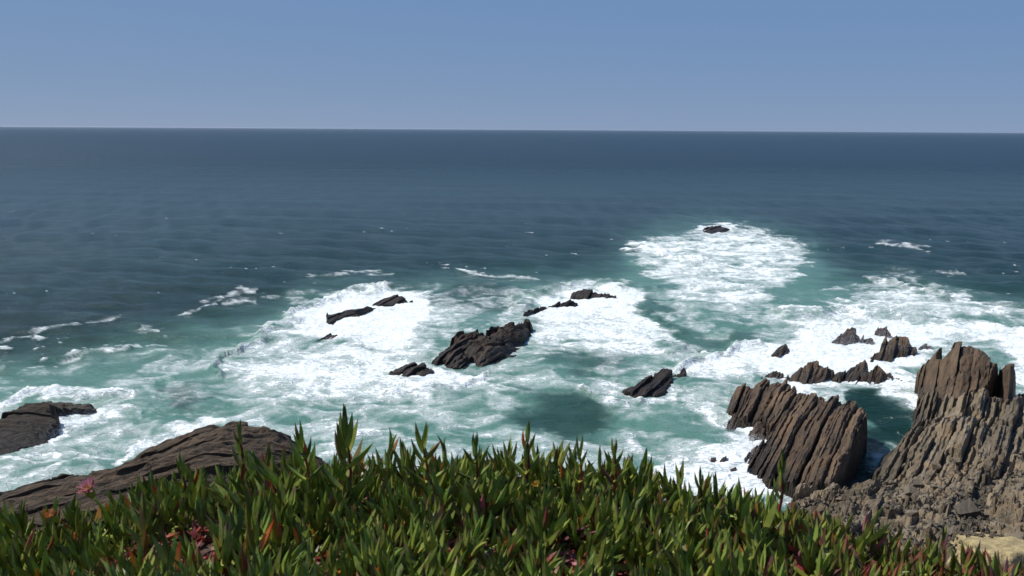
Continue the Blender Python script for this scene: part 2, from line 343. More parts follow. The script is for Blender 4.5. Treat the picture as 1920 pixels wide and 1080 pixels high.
# ------------------------------------------------------------------ sea
def build_sea():
    NR = 820
    inv = np.linspace(1/32.0, 1/60000.0, NR)
    Y = 1/inv
    s = np.concatenate([-np.geomspace(3.2, 0.76, 30)[:-1], np.linspace(-0.75, 0.75, 860), np.geomspace(0.76, 3.2, 30)[1:]])
    NC = len(s)
    Xg = Y[:, None]*s[None, :]; Yg = np.repeat(Y[:, None], NC, 1)
    Xg = Xg + 0.0
    dY = np.abs(np.gradient(Y))[:, None]
    # swell, long to short, faded where the sheet is too coarse to carry it
    Z = np.zeros_like(Xg); r = np.random.default_rng(3)
    for lam, amp, n in ((46, .06, 4), (27, .04, 5), (15, .05, 6), (8.5, .055, 7), (5, .035, 7), (3, .020, 7), (1.8, .012, 6)):
        for k in range(n):
            L = lam*r.uniform(.8, 1.25); a = R(r.normal(-100, 28)); ph = r.uniform(0, 6.28)
            q = np.sin((Xg*math.cos(a)+Yg*math.sin(a))*2*math.pi/L + ph + 1.2*pn(Xg/(L*2.3), Yg/(L*2.3), k+int(lam)) if Y.size < 0 else (Xg*math.cos(a)+Yg*math.sin(a))*2*math.pi/L + ph)
            Z += amp*q*sstep(3.0, 9.0, L/(dY*abs(math.sin(a))+0.15))
    # sample foam map with swirling warp in world space
    px, py = proj(Xg, Yg, 0*Xg)
    sc1 = 1.0/9.0
    wx = fbm(Xg*sc1, Yg*sc1, 3, 11); wy = fbm(Xg*sc1+40, Yg*sc1, 3, 12)
    w2x = fbm(Xg*.4, Yg*.4, 3, 13); w2y = fbm(Xg*.4, Yg*.4+30, 3, 14)
    pxs = 1663.0/Yg
    qx = px + (wx*5.0 + w2x*1.6)*pxs; qy = py + (wy*5.0 + w2y*1.6)*pxs*0.32
    F = chart(foam, qx, qy); A = chart(aer, qx, qy)
    ink = (py > 0) & (py < 1080)
    # swirls of foam at the metre scale (streaky, drawn out by the current)
    wa = fbm(Xg*.11, Yg*.09, 3, 31)*6; wb = fbm(Xg*.11+9, Yg*.09, 3, 32)*6
    s1 = 1-np.abs(fbm((Xg+wa)*.16, (Yg+wb)*.22, 4, 41))*2.6          # ridged, net-like
    s2 = fbm((Xg+wb)*.42, (Yg+wa)*.60, 4, 43)
    mid = sstep(0.04, 0.3, F)*(1-sstep(0.75, 1.02, F))
    sL = 1-np.abs(fbm((Xg+wa)*.07, (Yg+wb)*.11, 3, 45))*2.4
    F = F + mid*(0.34*(s1-0.55) + 0.36*(sL-0.50) + 0.34*s2)
    hi = sstep(0.7, 1.0, F)
    F = F + hi*(0.26*s2 + 0.20*(sL-0.55) + 0.04)
    # scattered whitecaps on the open water
    near = sstep(520, 140, Yg)
    wc = fbm(Xg/26.0, Yg/14.0, 2, 51); wf = pn(Xg/4.2, (Yg-.3*Xg)/1.3, 53) + 0.5*pn(Xg/1.6, Yg/.8, 54)
    cap = sstep(0.86, 1.2, wf*0.75 + wc*1.15 + .25*pn(Xg/.8, Yg/.8, 55))
    F = np.maximum(F, cap*0.68*near*(1-sstep(0.1, 0.4, F)))
    far = sstep(120, 900, Yg)
    S = chart(surge, px + wx*6*pxs, py + wy*4*pxs*0.32)
    Z = Z*(1-0.25*A) + S*(0.75+0.5*s2)
    Z += np.clip(F, 0, 1.1)*(0.16 + 0.22*s2 + 0.16*fbm(Xg*1.1, Yg*1.5, 3, 61))*sstep(700, 150, Yg)
    Z -= 0.0
    Z += 0.10*fbm(Xg*.35, Yg*.5, 4, 65)*sstep(260, 100, Yg)
    V = np.stack([Xg, Yg, Z], -1).reshape(-1, 3)
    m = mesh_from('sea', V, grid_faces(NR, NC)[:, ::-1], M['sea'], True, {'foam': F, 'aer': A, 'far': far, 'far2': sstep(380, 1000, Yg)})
    link('sea', m, kind='structure')
build_sea()

# ------------------------------------------------------------------ rocks
def tps(P, z):
    P = np.asarray(P, float); n = len(P); z = np.asarray(z, float)
    d = np.linalg.norm(P[:, None]-P[None], axis=2); K = np.where(d > 0, d*d*np.log(d+1e-12), 0) + np.eye(n)*8.0
    A = np.zeros((n+3, n+3)); A[:n, :n] = K; A[:n, n] = 1; A[:n, n+1:] = P; A[n, :n] = 1; A[n+1:, :n] = P.T
    w = np.linalg.lstsq(A, np.concatenate([z, np.zeros(3)]), rcond=None)[0]
    def f(u, v):
        s = w[n] + w[n+1]*u + w[n+2]*v
        for i in range(n):
            q = (u-P[i, 0])**2 + (v-P[i, 1])**2; s = s + w[i]*0.5*q*np.log(q+1e-12)
        return s
    return f
def sdf(P, u, v):
    d = np.full(u.shape, 1e9); n = len(P)
    for i in range(n):
        x1, y1 = P[i]; x2, y2 = P[(i+1) % n]
        t = np.clip(((u-x1)*(x2-x1)+(v-y1)*(y2-y1))/((x2-x1)**2+(y2-y1)**2+1e-9), 0, 1)
        d = np.minimum(d, np.hypot(u-x1-t*(x2-x1), v-y1-t*(y2-y1)))
    return np.where(inpoly(P, u, v), d, -d)
def rock(name, label, outline, inner=(), strike=-30, bed=1.2, du=0.13, dv=0.28, step=0.5, block=0.45, blen=3.5,
         edge=0.7, jag=0.6, floor=-1.5, bulge=0.25, rough=0.22, mat='isle', split=False, cat='rock', group=None, seed=1, kind=None, dip=0.2, part='rock_layer', kept=None, holes=(), zs=1.0, fine=.28, groove=.12, grow=0.0, broken=None):
    """outline: (px, py, z) as the rock is seen; each point is taken at height z. Builds upright beds as strips."""
    outline = [(a, b, c*zs) for a, b, c in outline]; inner = [(a, b, c*zs) for a, b, c in inner]
    W = [(*G(a, b, c), c) for a, b, c in outline]; Wi = [(*G(a, b, c), c) for a, b, c in inner]
    cx = sum(p[0] for p in W)/len(W); cy = sum(p[1] for p in W)/len(W)
    st = R(strike); eu = (math.cos(st), math.sin(st)); ev = (-math.sin(st), math.cos(st))
    def uvp(p): return ((p[0]-cx)*eu[0]+(p[1]-cy)*eu[1], (p[0]-cx)*ev[0]+(p[1]-cy)*ev[1])
    P = [uvp(p) for p in W]; Pi = [uvp(p) for p in Wi]
    top = tps(P+Pi, [p[2] for p in W]+[p[2] for p in Wi])
    zmax = max([p[2] for p in W]+[p[2] for p in Wi])
    u0_, u1_ = min(p[0] for p in P)-1.0, max(p[0] for p in P)+1.0
    v0_, v1_ = min(p[1] for p in P)-1.5, max(p[1] for p in P)+1.5
    gu, gv = np.meshgrid(np.linspace(u0_, u1_, 80), np.linspace(v0_, v1_, 120)); dmax = sdf(P, gu, gv).max()
    edge = min(edge, .55*dmax); jag = min(jag, .45*dmax); bed = max(min(bed, 1.6*dmax+.5), .5)
    r = np.random.default_rng(seed); b = [u0_]
    while b[-1] < u1_: b.append(b[-1]+bed*r.uniform(.45, 1.7))
    vs = np.arange(v0_, v1_+dv, dv); allV = []; allF = []; off = 0; pieces = []
    for L in range(len(b)-1):
        ww = b[L+1]-b[L]; nc = max(3, int(math.ceil(ww/du))+1)
        us = np.linspace(b[L], b[L+1], nc)
        U, Vv = np.meshgrid(us, vs)
        wob = 0.25*bed*pn(Vv/9.0+seed, U*0+Vv/13.0, seed+5) + 0.03*pn(Vv/1.3, U*0+seed, seed+6)
        Ug = U + wob
        li = np.full(U.shape, L)
        bi = np.floor(Vv/blen + 7*hsh(li, 3, seed) + 0.25*pn(U*.8, Vv*.8, seed))
        b2 = np.floor(Vv/(blen*.37) + 5*hsh(li, 4, seed))
        fineL = np.floor((U-b[L])/0.30 + 31*L)
        fs = hsh(fineL, np.floor(Vv/(blen*1.6)+9*hsh(fineL, 1, seed)), seed+9)
        d = sdf(P, Ug, Vv) + jag*(hsh(li, bi, seed+1)-0.5)*1.6 + jag*0.6*(hsh(li, b2, seed+2)-0.5) + 0.35*jag*fbm(Ug*1.3, Vv*1.3, 3, seed+3)
        d = d + 0.6*edge + grow
        for hpx, hpy, hz, hr in holes:
            hu, hv = uvp(G(hpx, hpy, hz)); d = np.minimum(d, np.hypot((Ug-hu), (Vv-hv)*0.45)-hr)
        if split and d.max() < edge*1.3: continue
        yw = cy + Ug*eu[1] + Vv*ev[1] + 2.5*fbm(Ug*.25, Vv*.25, 2, seed+31)
        q = np.ones_like(U) if broken is None else 0.16+0.84*sstep(broken[0], broken[1], yw)
        zb = top(Ug, Vv); zb = np.clip(zb, -0.3, zmax*1.15+0.3)
        z = zb + q*step*(hsh(li, 9, seed)-0.5)*1.4 + block*(hsh(li, bi, seed+4)-0.5) + 0.4*block*(hsh(li, b2, seed+5)-0.5) + q*fine*step*(fs-0.5)*2
        z += q*dip*((U-b[L])/ww-0.5)*min(ww, 1.5)
        z += rough*fbm(Ug*1.3, Vv*.3, 4, seed+7) + bulge*sstep(0, 3, d)
        z -= q*groove*np.exp(-np.minimum(U-b[L], b[L+1]-U)/.08)*(0.15+1.1*hsh(L, 77, seed)**2)*(0.4+0.6*hsh(li, b2, seed+21))
        z += 0.10*fbm(Ug*3.1, Vv*1.2, 3, seed+8)
        if broken is not None:
            wx_ = Ug + .8*fbm(Ug*.5, Vv*.5, 2, 91); wy_ = Vv + .8*fbm(Ug*.5, Vv*.5, 2, 92)
            blk = hsh(np.floor(wx_/1.5), np.floor(wy_/2.1+.5*np.floor(wx_/1.5)), 93)-.5; bl2 = hsh(np.floor(wx_/.55), np.floor(wy_/.8+.4*np.floor(wx_/.55)), 94)-.5
            z += (1-q)*(.95*blk + .40*bl2 + .5*fbm(Ug*.7, Vv*.7, 4, 95))
        e = sstep(0, 1, np.clip(d/edge, 0, 1))**0.8
        z = floor + (z-floor)*e
        # fractured faces: push the points about sideways a little
        Ux = U + wob + 0.05*pn(Vv*2.1, z*2.3, seed+12)*e; Vx = Vv + 0.22*pn(U*2.7, z*1.9+3, seed+13)*e
        Ux[:, 0] = (U+wob)[:, 0]; Ux[:, -1] = (U+wob)[:, -1]
        # side walls
        Uc = np.concatenate([Ux[:, :1], Ux, Ux[:, -1:]], 1); Vc = np.concatenate([Vx[:, :1], Vx, Vx[:, -1:]], 1)
        Zc = np.concatenate([np.full((len(vs), 1), floor), z, np.full((len(vs), 1), floor)], 1)
        Fc = grid_faces(len(vs), nc+2)
        zf = Zc.ravel()
        Wm = (np.concatenate([z[:, :1], z, z[:, -1:]], 1) > floor+0.02).ravel()
        Fc = Fc[Wm[Fc].any(1)]
        if not len(Fc): continue
        X = cx + Uc*eu[0] + Vc*ev[0]; Yy = cy + Uc*eu[1] + Vc*ev[1]
        VV = np.stack([X, Yy, Zc], -1).reshape(-1, 3)
        used = np.unique(Fc); mp = np.zeros(len(VV), int); mp[used] = np.arange(len(used)); VV = VV[used]; Fc = mp[Fc]
        pieces.append((VV, Fc))
    if split:
        root = link(name, None, None, label, cat, group, kind); root.location = (cx, cy, 0); root.empty_display_size = 0.5
        for VV, Fc in pieces:
            link(part, mesh_from(part, VV-np.array([cx, cy, 0]), Fc, M[mat]), root)
        return root
    V = np.concatenate([p[0] for p in pieces]); F = []; o = 0
    for p in pieces: F.append(p[1]+o); o += len(p[0])
    ob = link(name, mesh_from(name, V-np.array([cx, cy, 0]), np.concatenate(F), M[mat]), None, label, cat, group, kind); ob.location = (cx, cy, 0)
    return ob

# --- far and middle reefs
rock('sea_rock', 'small foam-washed rock farthest out in the outer white breaker', [(1316, 436, .2), (1320, 427, 1.6), (1335, 424, 2.0), (1352, 423, 1.8), (1368, 428, .9), (1362, 435, 0), (1335, 440, 0)], bed=2.4, du=.4, dv=.9, seed=2, zs=0.32, jag=.3, edge=.5, step=.3, block=.25, rough=.3, grow=.15)
rock('sea_rock', 'low dark elongated rock in the surf left of centre, nearer of a pair', [(612, 590, .6), (622, 586, 1.6), (650, 578, 1.9), (680, 575, 1.5), (700, 573, .6), (705, 578, 0), (672, 597, 0), (640, 604, 0), (618, 612, 0)], bed=1.3, du=.2, dv=.5, seed=3, zs=0.6, jag=.3, edge=.5, step=.3, block=.25, rough=.3, grow=.15)
rock('sea_rock', 'small dark humped rock at the far end of the upper left surf patch', [(700, 572, .2), (715, 562, 1.1), (735, 554, 1.7), (755, 555, 1.5), (765, 563, .8), (774, 566, .1), (748, 571, 0), (718, 575, 0)], bed=1.4, du=.2, dv=.5, seed=4, zs=0.6, jag=.3, edge=.5, step=.3, block=.25, rough=.3, grow=.15)
rock('sea_rock', 'smallest dark rock left of the centre, low in the thick white surf', [(588, 641, 0), (600, 632, .7), (615, 624, 1.2), (628, 625, 1.1), (636, 632, .3), (622, 640, 0), (602, 644, 0)], bed=1.0, du=.15, dv=.35, seed=5, zs=0.6, jag=.3, edge=.5, step=.3, block=.25, rough=.3, grow=.15)
rock('sea_rock', 'long jagged dark rock crest behind the big central rock, partly awash', [(985, 592, 0), (1003, 582, .8), (1020, 572, 1.5), (1045, 566, 1.7), (1070, 560, 1.9), (1082, 565, 1.2), (1075, 574, .2), (1040, 579, 0), (1012, 586, 0)], bed=1.2, du=.2, dv=.5, seed=6, zs=0.6, jag=.3, edge=.5, step=.3, block=.25, rough=.3, grow=.15)
rock('sea_rock', 'dark humped rock streaked with white water at the far end of the central reef', [(1072, 560, .3), (1076, 546, 2.0), (1095, 541, 2.5), (1115, 543, 2.4), (1135, 548, 1.8), (1160, 555, .8), (1165, 559, 0), (1130, 563, 0), (1100, 563, 0)], bed=1.4, du=.22, dv=.6, seed=7, zs=0.6, jag=.3, edge=.5, step=.3, block=.25, rough=.3, grow=.15)
rock('sea_rock', 'big dark brown central rock rising to the right out of the surf', [(815, 683, 0), (822, 668, .9), (850, 650, 1.3), (845, 640, 1.8), (862, 626, 2.4), (895, 619, 2.7), (910, 628, 2.1), (930, 613, 2.8), (960, 602, 3.0), (985, 596, 2.8), (992, 600, 2.2), (983, 610, 1.8), (998, 618, 1.4), (982, 640, .8), (972, 662, .2), (945, 680, 0), (905, 695, 0), (885, 682, 0), (872, 693, 0), (840, 689, 0)], [(920, 650, 2.3), (880, 660, 1.8), (900, 640, 2.6)],
     strike=-30, bed=1.5, du=.15, dv=.3, seed=8, step=.4, block=.5, jag=.6, split=True, zs=.8, rough=.6)
rock('sea_rock', 'rounded low brown rock in the white surf just left of the big central rock', [(733, 700, 0), (745, 690, .8), (765, 683, 1.2), (790, 682, 1.2), (808, 692, .8), (822, 702, 0), (795, 710, 0), (765, 709, 0)], bed=1.1, du=.13, dv=.3, seed=9, zs=0.6, jag=.3, edge=.5, step=.3, block=.25, rough=.3, grow=.15)
rock('sea_rock', 'brown double-humped rock standing alone in swirling water right of the centre', [(1172, 735, 0), (1185, 726, .7), (1205, 718, .9), (1225, 700, 1.8), (1243, 692, 2.1), (1258, 697, 1.7), (1262, 715, .8), (1255, 728, .3), (1235, 742, 0), (1215, 745, 0), (1190, 745, 0)], bed=1.0, du=.12, dv=.28, seed=10, zs=0.6, jag=.3, edge=.5, step=.3, block=.25, rough=.3, grow=.15)
rock('sea_rock', 'small pointed rock touching the right end of the double-humped rock', [(1258, 712, .2), (1266, 698, 1.2), (1284, 690, 1.6), (1283, 697, 1.0), (1276, 710, .3), (1262, 717, 0)], bed=.8, du=.12, dv=.28, seed=11, zs=0.6, jag=.3, edge=.5, step=.3, block=.25, rough=.3, grow=.15)
rock('boulder', 'lone reddish brown boulder in the surf above the big slanted slab', [(1444, 668, 0), (1450, 654, 1.2), (1462, 644, 1.9), (1475, 643, 1.9), (1484, 652, 1.3), (1478, 664, .3), (1465, 672, 0)], bed=1.0, du=.12, dv=.25, seed=12, mat='slab', cat='boulder', zs=0.6, jag=.3, edge=.5, step=.3, block=.25, rough=.3)
# --- stacks between the big slab and the headland
rock('sea_stack', 'spray-streaked rock farthest left behind the tall stack, half hidden in mist', [(1564, 642, 0), (1575, 628, 1.3), (1590, 615, 2.4), (1603, 615, 2.4), (1611, 628, 1.3), (1608, 642, 0), (1585, 646, 0)], bed=1.1, du=.14, dv=.3, seed=13, mat='isle', zs=0.7, jag=.3, edge=.5, step=.3, block=.25, rough=.3, grow=.3)
rock('sea_stack', 'tiny rock in the spray between the misty rock and the tall stack', [(1614, 643, 0), (1620, 631, 1.0), (1632, 634, .9), (1634, 645, 0)], bed=.8, du=.14, dv=.3, seed=14, zs=0.7, jag=.3, edge=.5, step=.3, block=.25, rough=.3, grow=.3)
rock('sea_stack', 'small dark knob of rock directly behind the tall stack', [(1645, 626, .3), (1648, 616, 1.4), (1660, 617, 1.4), (1670, 624, 1.0), (1668, 634, 0), (1650, 632, 0)], bed=.8, du=.14, dv=.3, seed=15, zs=0.7, jag=.3, edge=.5, step=.3, block=.25, rough=.3, grow=.3)
rock('sea_stack', 'tall brown sea stack with a rounded head and a jagged right flank', [(1632, 682, 0), (1640, 665, .9), (1655, 655, 1.5), (1665, 640, 2.4), (1680, 626, 3.6), (1698, 626, 3.6), (1704, 640, 2.5), (1714, 650, 1.5), (1712, 661, .6), (1695, 668, .2), (1680, 677, 0), (1655, 686, 0)], [(1685, 645, 2.6)], bed=.9, du=.11, dv=.24, seed=16, mat='slab', zs=0.7, jag=.3, edge=.5, step=.4, block=.3, grow=.3)
rock('sea_stack', 'two tiny dark rocks in a row between the tall stack and the slab tower', [(1722, 657, 0), (1727, 648, .8), (1745, 645, .9), (1753, 650, .6), (1750, 656, 0), (1735, 658, 0)], bed=.9, du=.13, dv=.28, seed=17, zs=0.7, jag=.3, edge=.5, step=.3, block=.25, rough=.3, grow=.3)
rock('sea_stack', 'low ragged ledge at the seaward left end of the rock row', [(1432, 712, 0), (1445, 702, .7), (1465, 698, 1.0), (1482, 703, .8), (1480, 713, 0), (1455, 716, 0)], bed=.8, du=.12, dv=.26, seed=18, mat='slab', zs=0.7, jag=.3, edge=.5, step=.3, block=.25, rough=.3, grow=.3)
rock('sea_stack', 'broad brown rock with a serrated crest directly behind the big slanted slab', [(1480, 712, .2), (1492, 698, 1.4), (1510, 683, 2.5), (1528, 676, 3.0), (1540, 684, 2.5), (1560, 692, 1.7), (1562, 704, .8), (1548, 712, .2), (1528, 722, 0), (1508, 728, 0), (1486, 720, 0)], bed=.8, du=.11, dv=.24, seed=19, mat='slab', zs=0.7, jag=.3, edge=.5, step=.4, block=.3, grow=.3)
rock('sea_stack', 'leaning brown rock fin, leftmost of the three fins in white water', [(1562, 716, 0), (1572, 703, .9), (1588, 696, 1.4), (1605, 678, 2.4), (1618, 678, 2.4), (1622, 686, 1.8), (1612, 705, .5), (1600, 722, 0), (1580, 721, 0)], bed=.8, du=.11, dv=.24, seed=20, mat='slab', zs=0.7, jag=.3, edge=.5, step=.3, block=.25, rough=.3, grow=.3)
rock('sea_stack', 'narrow brown rock fin, middle one of the three fins in white water', [(1605, 724, 0), (1612, 708, .9), (1622, 695, 1.7), (1631, 698, 1.5), (1628, 712, .6), (1622, 725, 0)], bed=.7, du=.11, dv=.24, seed=21, mat='slab', zs=0.7, jag=.3, edge=.5, step=.3, block=.25, rough=.3, grow=.3)
rock('sea_stack', 'pointed brown rock fin, rightmost of the three fins in white water', [(1629, 722, 0), (1634, 702, 1.2), (1648, 685, 2.4), (1656, 690, 2.1), (1661, 703, 1.0), (1655, 718, .1), (1642, 725, 0)], bed=.7, du=.11, dv=.24, seed=22, mat='slab', zs=0.7, jag=.3, edge=.5, step=.3, block=.25, rough=.3, grow=.3)
rock('sea_stack', 'thin flat rock splinter lying to the right of the pointed fin', [(1660, 708, .3), (1665, 702, .9), (1680, 708, .7), (1689, 716, .2), (1680, 718, 0), (1666, 713, 0)], bed=.6, du=.1, dv=.24, seed=23, mat='slab', zs=0.7, jag=.3, edge=.5, step=.3, block=.25, rough=.3, grow=.3)
# --- little rocks in the foam left of the slab
rock('sea_rock', 'ragged foam-ringed rock in the notch of the big slab', [(1398, 822, 0), (1408, 802, 1.2), (1425, 792, 1.8), (1433, 805, 1.0), (1430, 822, 0), (1412, 832, 0)], bed=.7, du=.1, dv=.2, seed=24, mat='slab', zs=0.6, jag=.3, edge=.5, step=.3, block=.25, rough=.3, grow=.15)
rock('sea_rock', 'ragged ledge sticking out of the seaward left side of the big slab', [(1362, 800, 0), (1366, 786, .8), (1378, 775, 1.1), (1386, 785, .6), (1378, 800, 0), (1372, 813, 0)], bed=.6, du=.1, dv=.2, seed=25, mat='slab', zs=0.6, jag=.3, edge=.5, step=.3, block=.25, rough=.3, grow=.15)
rock('sea_rock', 'slanting sliver of rock in the foam below the big slab', [(1348, 868, 0), (1356, 858, .5), (1374, 851, .8), (1370, 862, .2), (1356, 872, 0)], bed=.6, du=.09, dv=.2, seed=26, mat='slab', zs=0.6, jag=.3, edge=.5, step=.3, block=.25, rough=.3, grow=.15)
rock('sea_rock', 'tiny dark rock alone in the foam above the plants', [(1323, 863, 0), (1330, 857, .4), (1340, 859, .3), (1338, 865, 0)], bed=.5, du=.09, dv=.2, seed=27, mat='slab', zs=0.6, jag=.3, edge=.5, step=.3, block=.25, rough=.3, grow=.15)
rock('sea_rock', 'small broken rock next to the slanting sliver in the foam', [(1362, 884, 0), (1368, 875, .4), (1378, 874, .4), (1377, 886, 0)], bed=.5, du=.09, dv=.2, seed=28, mat='slab', zs=0.6, jag=.3, edge=.5, step=.3, block=.25, rough=.3, grow=.15)
# --- big slanted slab
rock('slab_rock', 'big brown slanted slab rock of upright layers beside the dark pool', [(1362, 772, .2), (1368, 750, 1.4), (1380, 726, 2.6), (1398, 718, 3.0), (1410, 728, 2.4), (1432, 715, 3.0), (1460, 712, 3.3), (1490, 722, 3.4), (1515, 738, 3.5), (1528, 732, 4.2), (1545, 742, 4.2), (1590, 752, 4.6), (1622, 766, 5.0), (1626, 778, 5.0), (1604, 822, 4.4), (1580, 868, 3.6), (1560, 905, 2.6), (1500, 915, 1.5), (1440, 905, .8), (1400, 888, .2), (1394, 862, .2), (1408, 838, .6), (1436, 822, 1.6), (1446, 800, 2.0), (1425, 785, 1.4), (1385, 790, .6)],
     [(1480, 780, 3.3), (1530, 800, 3.6), (1560, 830, 3.8), (1500, 850, 2.6), (1430, 755, 2.4)], strike=-29, bed=.85, du=.085, dv=.2, seed=30, mat='slab', split=True, step=.4, block=.22, blen=7.0, jag=.22, edge=.4, dip=.22, fine=.4, groove=.35, rough=.4, zs=.76)
# --- headland on the right: tower plus long layered ramp plus broken foot
rock('slab_tower', 'tall block of upright brown layers at the seaward tip of the right headland', [(1716, 716, .4), (1735, 695, 1.6), (1748, 672, 3.2), (1762, 650, 5.0), (1775, 637, 6.2), (1800, 642, 6.2), (1818, 643, 6.1), (1828, 649, 6.0), (1850, 650, 6.3), (1884, 650, 6.9), (1893, 668, 6.8), (1896, 698, 5.6), (1904, 714, 2.0), (1892, 726, .8), (1868, 738, 1.4), (1850, 756, 1.4), (1800, 752, 2.2), (1755, 745, 2.4), (1722, 735, 1.0)],
     [(1800, 680, 5.0), (1850, 680, 5.2), (1840, 705, 4.2), (1770, 705, 3.4)], strike=-31, bed=1.0, du=.12, dv=.25, seed=43, mat='slab', split=True, step=.15, block=.4, blen=5.0, jag=.15, edge=.35, dip=.2, fine=.35, holes=((1785, 672, 3.6, .7), (1768, 700, 2.4, .5)), cat='rock')
rock('headland', 'grey brown layered headland ramp running out to sea on the right', [(1716, 798, .2), (1724, 762, 1.2), (1722, 735, 2.4), (1760, 728, 3.6), (1800, 745, 3.6), (1850, 755, 2.0), (1875, 745, 1.5), (1900, 740, 1.8), (1935, 752, 1.8), (2060, 770, 2), (2160, 900, 5), (2160, 1090, 9), (1700, 1090, 8.5), (1520, 1020, 7.0), (1470, 960, 4.5), (1500, 925, 2.2), (1570, 925, 1.4), (1622, 918, .6), (1640, 888, .4), (1652, 860, .3), (1692, 838, .3)],
     [(1760, 790, 3.6), (1800, 800, 4.0), (1740, 850, 3.5), (1850, 800, 3.2), (1900, 820, 3.5), (1860, 870, 3.6), (1700, 900, 3.0), (1780, 930, 4.5), (1650, 950, 4.0), (1900, 950, 5.2), (1800, 1000, 6.5), (1950, 860, 4.0)],
     strike=-33, bed=1.0, du=.10, dv=.28, seed=32, mat='head', split=True, step=.6, block=.75, blen=5.5, jag=.5, edge=.5, dip=.32, rough=.35, fine=.6, groove=.45, broken=(58, 74))
# --- left: flat rock and dark shore rocks
rock('flat_rock', 'broad flat dark rock at the left edge with foam pouring off its right side', [(-60, 790, 2.4), (0, 776, 2.4), (45, 758, 2.5), (90, 751, 2.6), (105, 756, 2.3), (95, 775, 1.6), (108, 790, .9), (95, 815, .2), (88, 832, 0), (40, 848, 0), (0, 864, 0), (-80, 880, 0), (-160, 860, 1), (-160, 800, 2)], strike=-60, bed=2.6, du=.16, dv=.3, seed=33, mat='shade', step=.08, block=.12, jag=.4, rough=.2, dip=.05, groove=.05)
rock('flat_rock', 'narrow flat dark rock tip off the broad flat rock, ending in the surf', [(70, 775, 1.6), (78, 754, 2.3), (105, 752, 2.1), (140, 752, 2.0), (175, 750, 2.0), (188, 762, 1.2), (186, 775, .2), (165, 780, 0), (140, 780, 0), (118, 772, .8), (95, 780, .8)], zs=.6, strike=-60, bed=1.8, du=.14, dv=.3, seed=34, mat='shade', step=.2, block=.25, jag=.5)
rock('flat_rock', 'thin low rock ledge at the left edge under the broad flat rock', [(-60, 890, 0), (-40, 870, .6), (10, 866, .6), (38, 868, .3), (20, 876, 0), (-10, 884, 0)], strike=-60, bed=1.2, du=.12, dv=.25, seed=35, mat='shade', step=.15, block=.2, jag=.3)
rock('shore_rocks', 'long dark shore rock behind the plants on the left', [(-120, 985, 2.0), (-60, 950, 2.2), (0, 925, 2.2), (60, 905, 2.5), (100, 896, 2.5), (145, 884, 3.0), (185, 882, 3.2), (215, 890, 2.6), (228, 886, 2.6), (232, 866, 3.6), (280, 846, 4.0), (305, 832, 4.6), (350, 818, 4.8), (390, 808, 5.0), (392, 801, 5.5), (430, 796, 5.8), (468, 786, 6.4), (510, 791, 6.2), (530, 810, 5.0), (545, 835, 3.5), (620, 880, 2.0), (700, 960, 1.5), (700, 1080, 2.5), (300, 1090, 6.0), (-120, 1090, 6.0)],
     [(400, 880, 4.8), (300, 900, 4.4), (200, 940, 4.2), (480, 850, 4.6), (100, 960, 4.0)], strike=-62, bed=1.7, du=.16, dv=.3, seed=36, mat='shade', split=True, step=.15, block=.4, jag=.9, blen=3.0, rough=.55, dip=.06, groove=.12, cat='rock')

# --- spray thrown up where the surf hits the rocks
def spray(px, py, z, rx, ry, rz, n, seed, label):
    r = np.random.default_rng(seed); x, y = G(px, py, z)
    p = r.normal(size=(n, 3))*[rx, ry, rz]; p[:, 2] = np.abs(p[:, 2])*(1-.3*np.abs(p[:, 0]/rx)/2)
    p += np.stack([fbm(p[:, 0], p[:, 1], 2, seed), fbm(p[:, 1], p[:, 2], 2, seed+1), 0*p[:, 0]], -1)*rx*.8
    sz = r.uniform(.010, .032, n)*np.exp(-p[:, 2]/(rz*2.5))
    b = np.array([(1, 0, -.5), (-.5, .87, -.5), (-.5, -.87, -.5), (0, 0, 1)])
    V = (p[:, None] + b[None]*sz[:, None, None]).reshape(-1, 3) + [0, 0, z]
    F = (np.array([(0, 2, 1), (0, 1, 3), (1, 2, 3), (2, 0, 3)])[None] + np.arange(n)[:, None, None]*4).reshape(-1, 3)
    o = link('spray', mesh_from('spray', V, F, M['spray']), None, label, 'spray', kind='stuff'); o.location = (x, y, 0)
_n = N('spray'); _n.p.inputs['Base Color'].default_value = (.9, .92, .93, 1); _n.p.inputs['Roughness'].default_value = .6; M['spray'] = _n.m
spray(1612, 650, 0, 4.0, 2.2, 2.4, 6000, 1, 'white mist bursting over the misty rock behind the tall stack')
spray(1735, 655, 0, 2.6, 1.4, 1.0, 7000, 2, 'white spray drifting over the tiny rocks beside the slab tower')
spray(1790, 645, 1, 6.0, 2.0, 1.6, 9000, 3, 'spray rising behind the slab tower at the headland tip')
spray(1190, 560, 0, 4.0, 2.0, 1.0, 6000, 4, 'white burst of spray right of the streaked reef rock')
spray(1395, 835, .3, 1.2, 2.0, .5, 5000, 5, 'spray at the left foot of the big slab')
spray(1520, 705, 0, 3.5, 1.2, .9, 5000, 6, 'spray wisps round the broad serrated rock')
spray(300, 845, .2, 2.0, 1.5, .5, 5000, 7, 'spray along the edge of the dark shore rock')
spray(130, 800, .2, 1.6, 1.8, .5, 5000, 8, 'spray where foam pours off the flat rock on the left')

